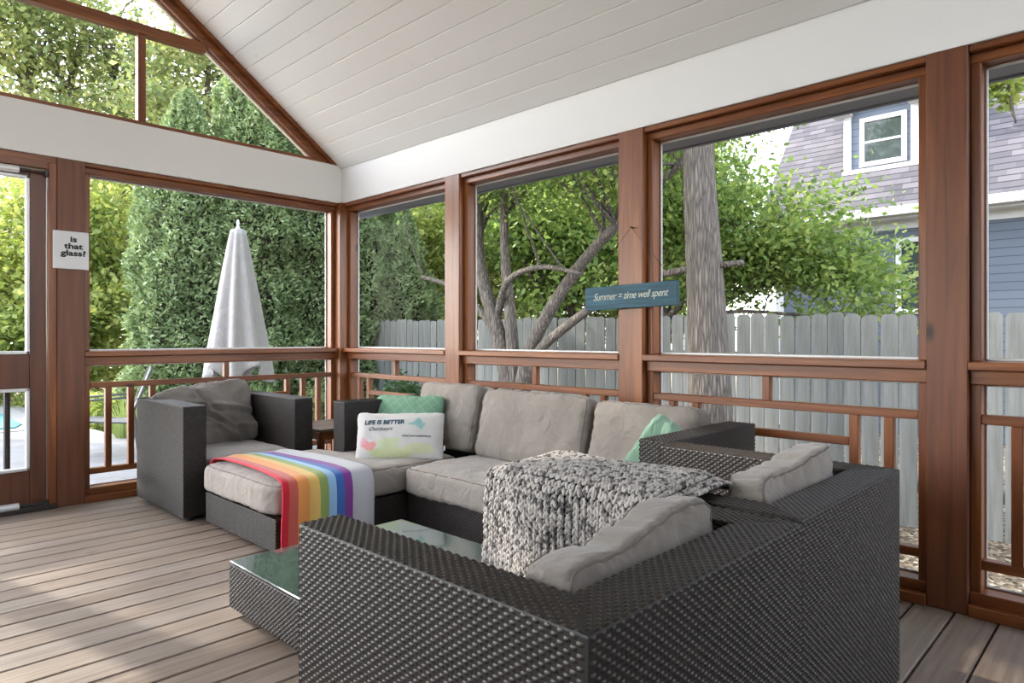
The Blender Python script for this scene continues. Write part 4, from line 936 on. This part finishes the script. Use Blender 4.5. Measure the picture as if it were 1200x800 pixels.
# neighbouring house
def mat_siding():
    t = NT('slate_blue_siding'); s_ = t.n('SeparateXYZ', i_Vector=t.coords()); f = t.math('FRACT', t.math('DIVIDE', s_.outputs[2], .13))
    t.base(simple_mix(t, t.math('LESS_THAN', f, .1), (.13, .155, .21, 1), (.06, .075, .11, 1))); t.rough(.6); t.bump(f, .8, .03); return t.m
def simple_mix(t, f, a, b): return t.mix(f, a, b)
SID = mat_siding()
def mat_shingle():
    t = NT('grey_shingles'); uv = t.n('SeparateXYZ', i_Vector=t.coords((1, 1, 1), 'UV'))
    vr = t.math('DIVIDE', uv.outputs[1], .125); row = t.math('FLOOR', vr); fv = t.math('FRACT', vr)
    ur = t.math('ADD', t.math('DIVIDE', uv.outputs[0], .28), t.math('MULTIPLY', row, .37)); cell = t.math('FLOOR', ur)
    cv = t.n('CombineXYZ', i_X=cell, i_Y=row); wnz = t.n('TexWhiteNoise', noise_dimensions='2D', i_Vector=cv)
    nz = t.noise(t.coords(), 1.2, 4)
    c = t.ramp(t.math('ADD', t.math('MULTIPLY', wnz.outputs[0], .5), t.math('MULTIPLY', nz, .5)), [(.2, (.055, .053, .065)), (.8, (.13, .12, .135))])
    c = t.mix(t.math('LESS_THAN', fv, .16), c, (.02, .02, .025, 1)); t.base(c); t.rough(.92); t.bump(fv, .4, .02); return t.m
SHI = mat_shingle()
HW = simple('white_house_trim', (.6, .6, .61), .5)
Hs = empty('neighbour_house', (12.5, 0, GZ), 0, 'slate blue house with grey shingle roof and dormer beyond the fence', 'house')
hz0 = -GZ      # local z = world z + .55
def HB(name, mat, *bs, par=Hs, uv=False):
    mb = MB()
    for b in bs: mb.box(b[0]-12.5, b[1]-12.5, b[2], b[3], b[4]+hz0, b[5]+hz0, .004)
    return mb.build(name, mat, par, uv=uv)
HB('wall', SID, (12.5, 20, -9, 5.1, GZ, 3.2))
def roofpart(name, poly, mat):
    # poly in (x,z) extruded along Y
    mb = MB(); mb.prism(poly, lambda u, v, t: (u-12.5, t, v+hz0), -9.3, 5.35); o = mb.build(name, mat, Hs, uv=False)
    me = o.data; ul = me.uv_layers.new(name='UVMap')
    for p in me.polygons:
        for li in p.loop_indices: c = me.vertices[me.loops[li].vertex_index].co; ul.data[li].uv = (c.y, math.hypot(c.x, c.z))
    return o
SR = 1.3; ex, ez = 12.15, 3.2
roofpart('roof', [(ex, ez), (ex+4.1, ez+4.1*SR), (ex+8.2, ez), (ex+8.1, ez-.15), (ex+4.1, ez+4.1*SR-.25), (ex+.1, ez-.12)], SHI)
mb = MB(); mb.prism([(12.55, 3.2), (16.25, 8.2), (19.9, 3.2)], lambda u, v, t: (u-12.5, t, v+hz0), -8.95, 5.08); mb.build('gable_wall', SID, Hs)
HB('gutter', HW, (12.02, 12.17, -9.3, 5.35, 3.06, 3.2)); HB('fascia', HW, (12.17, 12.5, -9.3, 5.35, 3.02, 3.06), (12.46, 12.49, -9, 5.1, 2.88, 3.04))
HB('corner_board', HW, (12.46, 12.6, 5.0, 5.14, GZ, 3.05))
def house_window(name, x, y0, y1, z0, z1, par=Hs):
    f = HB(name, HW, (x-.04, x+.02, y0-.08, y0, z0, z1), (x-.04, x+.02, y1, y1+.08, z0, z1), (x-.045, x+.02, y0-.08, y1+.08, z1, z1+.08), (x-.05, x+.02, y0-.08, y1+.08, z0-.08, z0), (x-.02, x+.02, y0, y1, (z0+z1)/2-.02, (z0+z1)/2+.02))
    g = NT('dark_window_glass'); g.base((.04, .05, .055)); g.rough(.05); g.b.inputs['Specular IOR Level'].default_value = .8
    HB('pane', g.m, (x-.012, x+.01, y0, y1, z0, z1), par=f)
house_window('window', 12.5, 2.2, 3.05, 1.55, 2.65); house_window('window', 12.5, -1.6, -.7, 1.0, 2.4)
# dormer
mb = MB(); dxf = 12.81; mb.box(dxf-12.5, 15.2-12.5, 2.95, 3.95, 3.98+hz0, 5.25+hz0, .003); mb.build('dormer_wall', SID, Hs)
HB('dormer_trim', HW, (dxf-.04, dxf+.02, 2.86, 2.98, 3.98, 5.2), (dxf-.04, dxf+.02, 3.92, 4.04, 3.98, 5.2), (dxf-.06, dxf+.03, 2.84, 4.06, 3.93, 4.05), (dxf-.2, dxf+.05, 3.9, 4.2, 5.02, 5.18), (dxf-.2, dxf+.05, 2.70, 3.0, 5.02, 5.18), (dxf-.2, dxf-.12, 2.7, 4.2, 5.18, 5.3))
house_window('window', dxf, 3.12, 3.70, 4.16, 4.86)
mb = MB(); mb.prism([(2.66, 5.2), (3.45, 6.0), (4.24, 5.2), (3.45, 5.85)], lambda u, v, t: (t-12.5, u, v+hz0), dxf-.22, 15.4); mb.prism([(2.9, 5.2), (3.45, 5.86), (4.0, 5.2)], lambda u, v, t: (t-12.5, u, v+hz0), dxf, 15.2); mb.build('dormer_roof', SHI, Hs, uv=True)
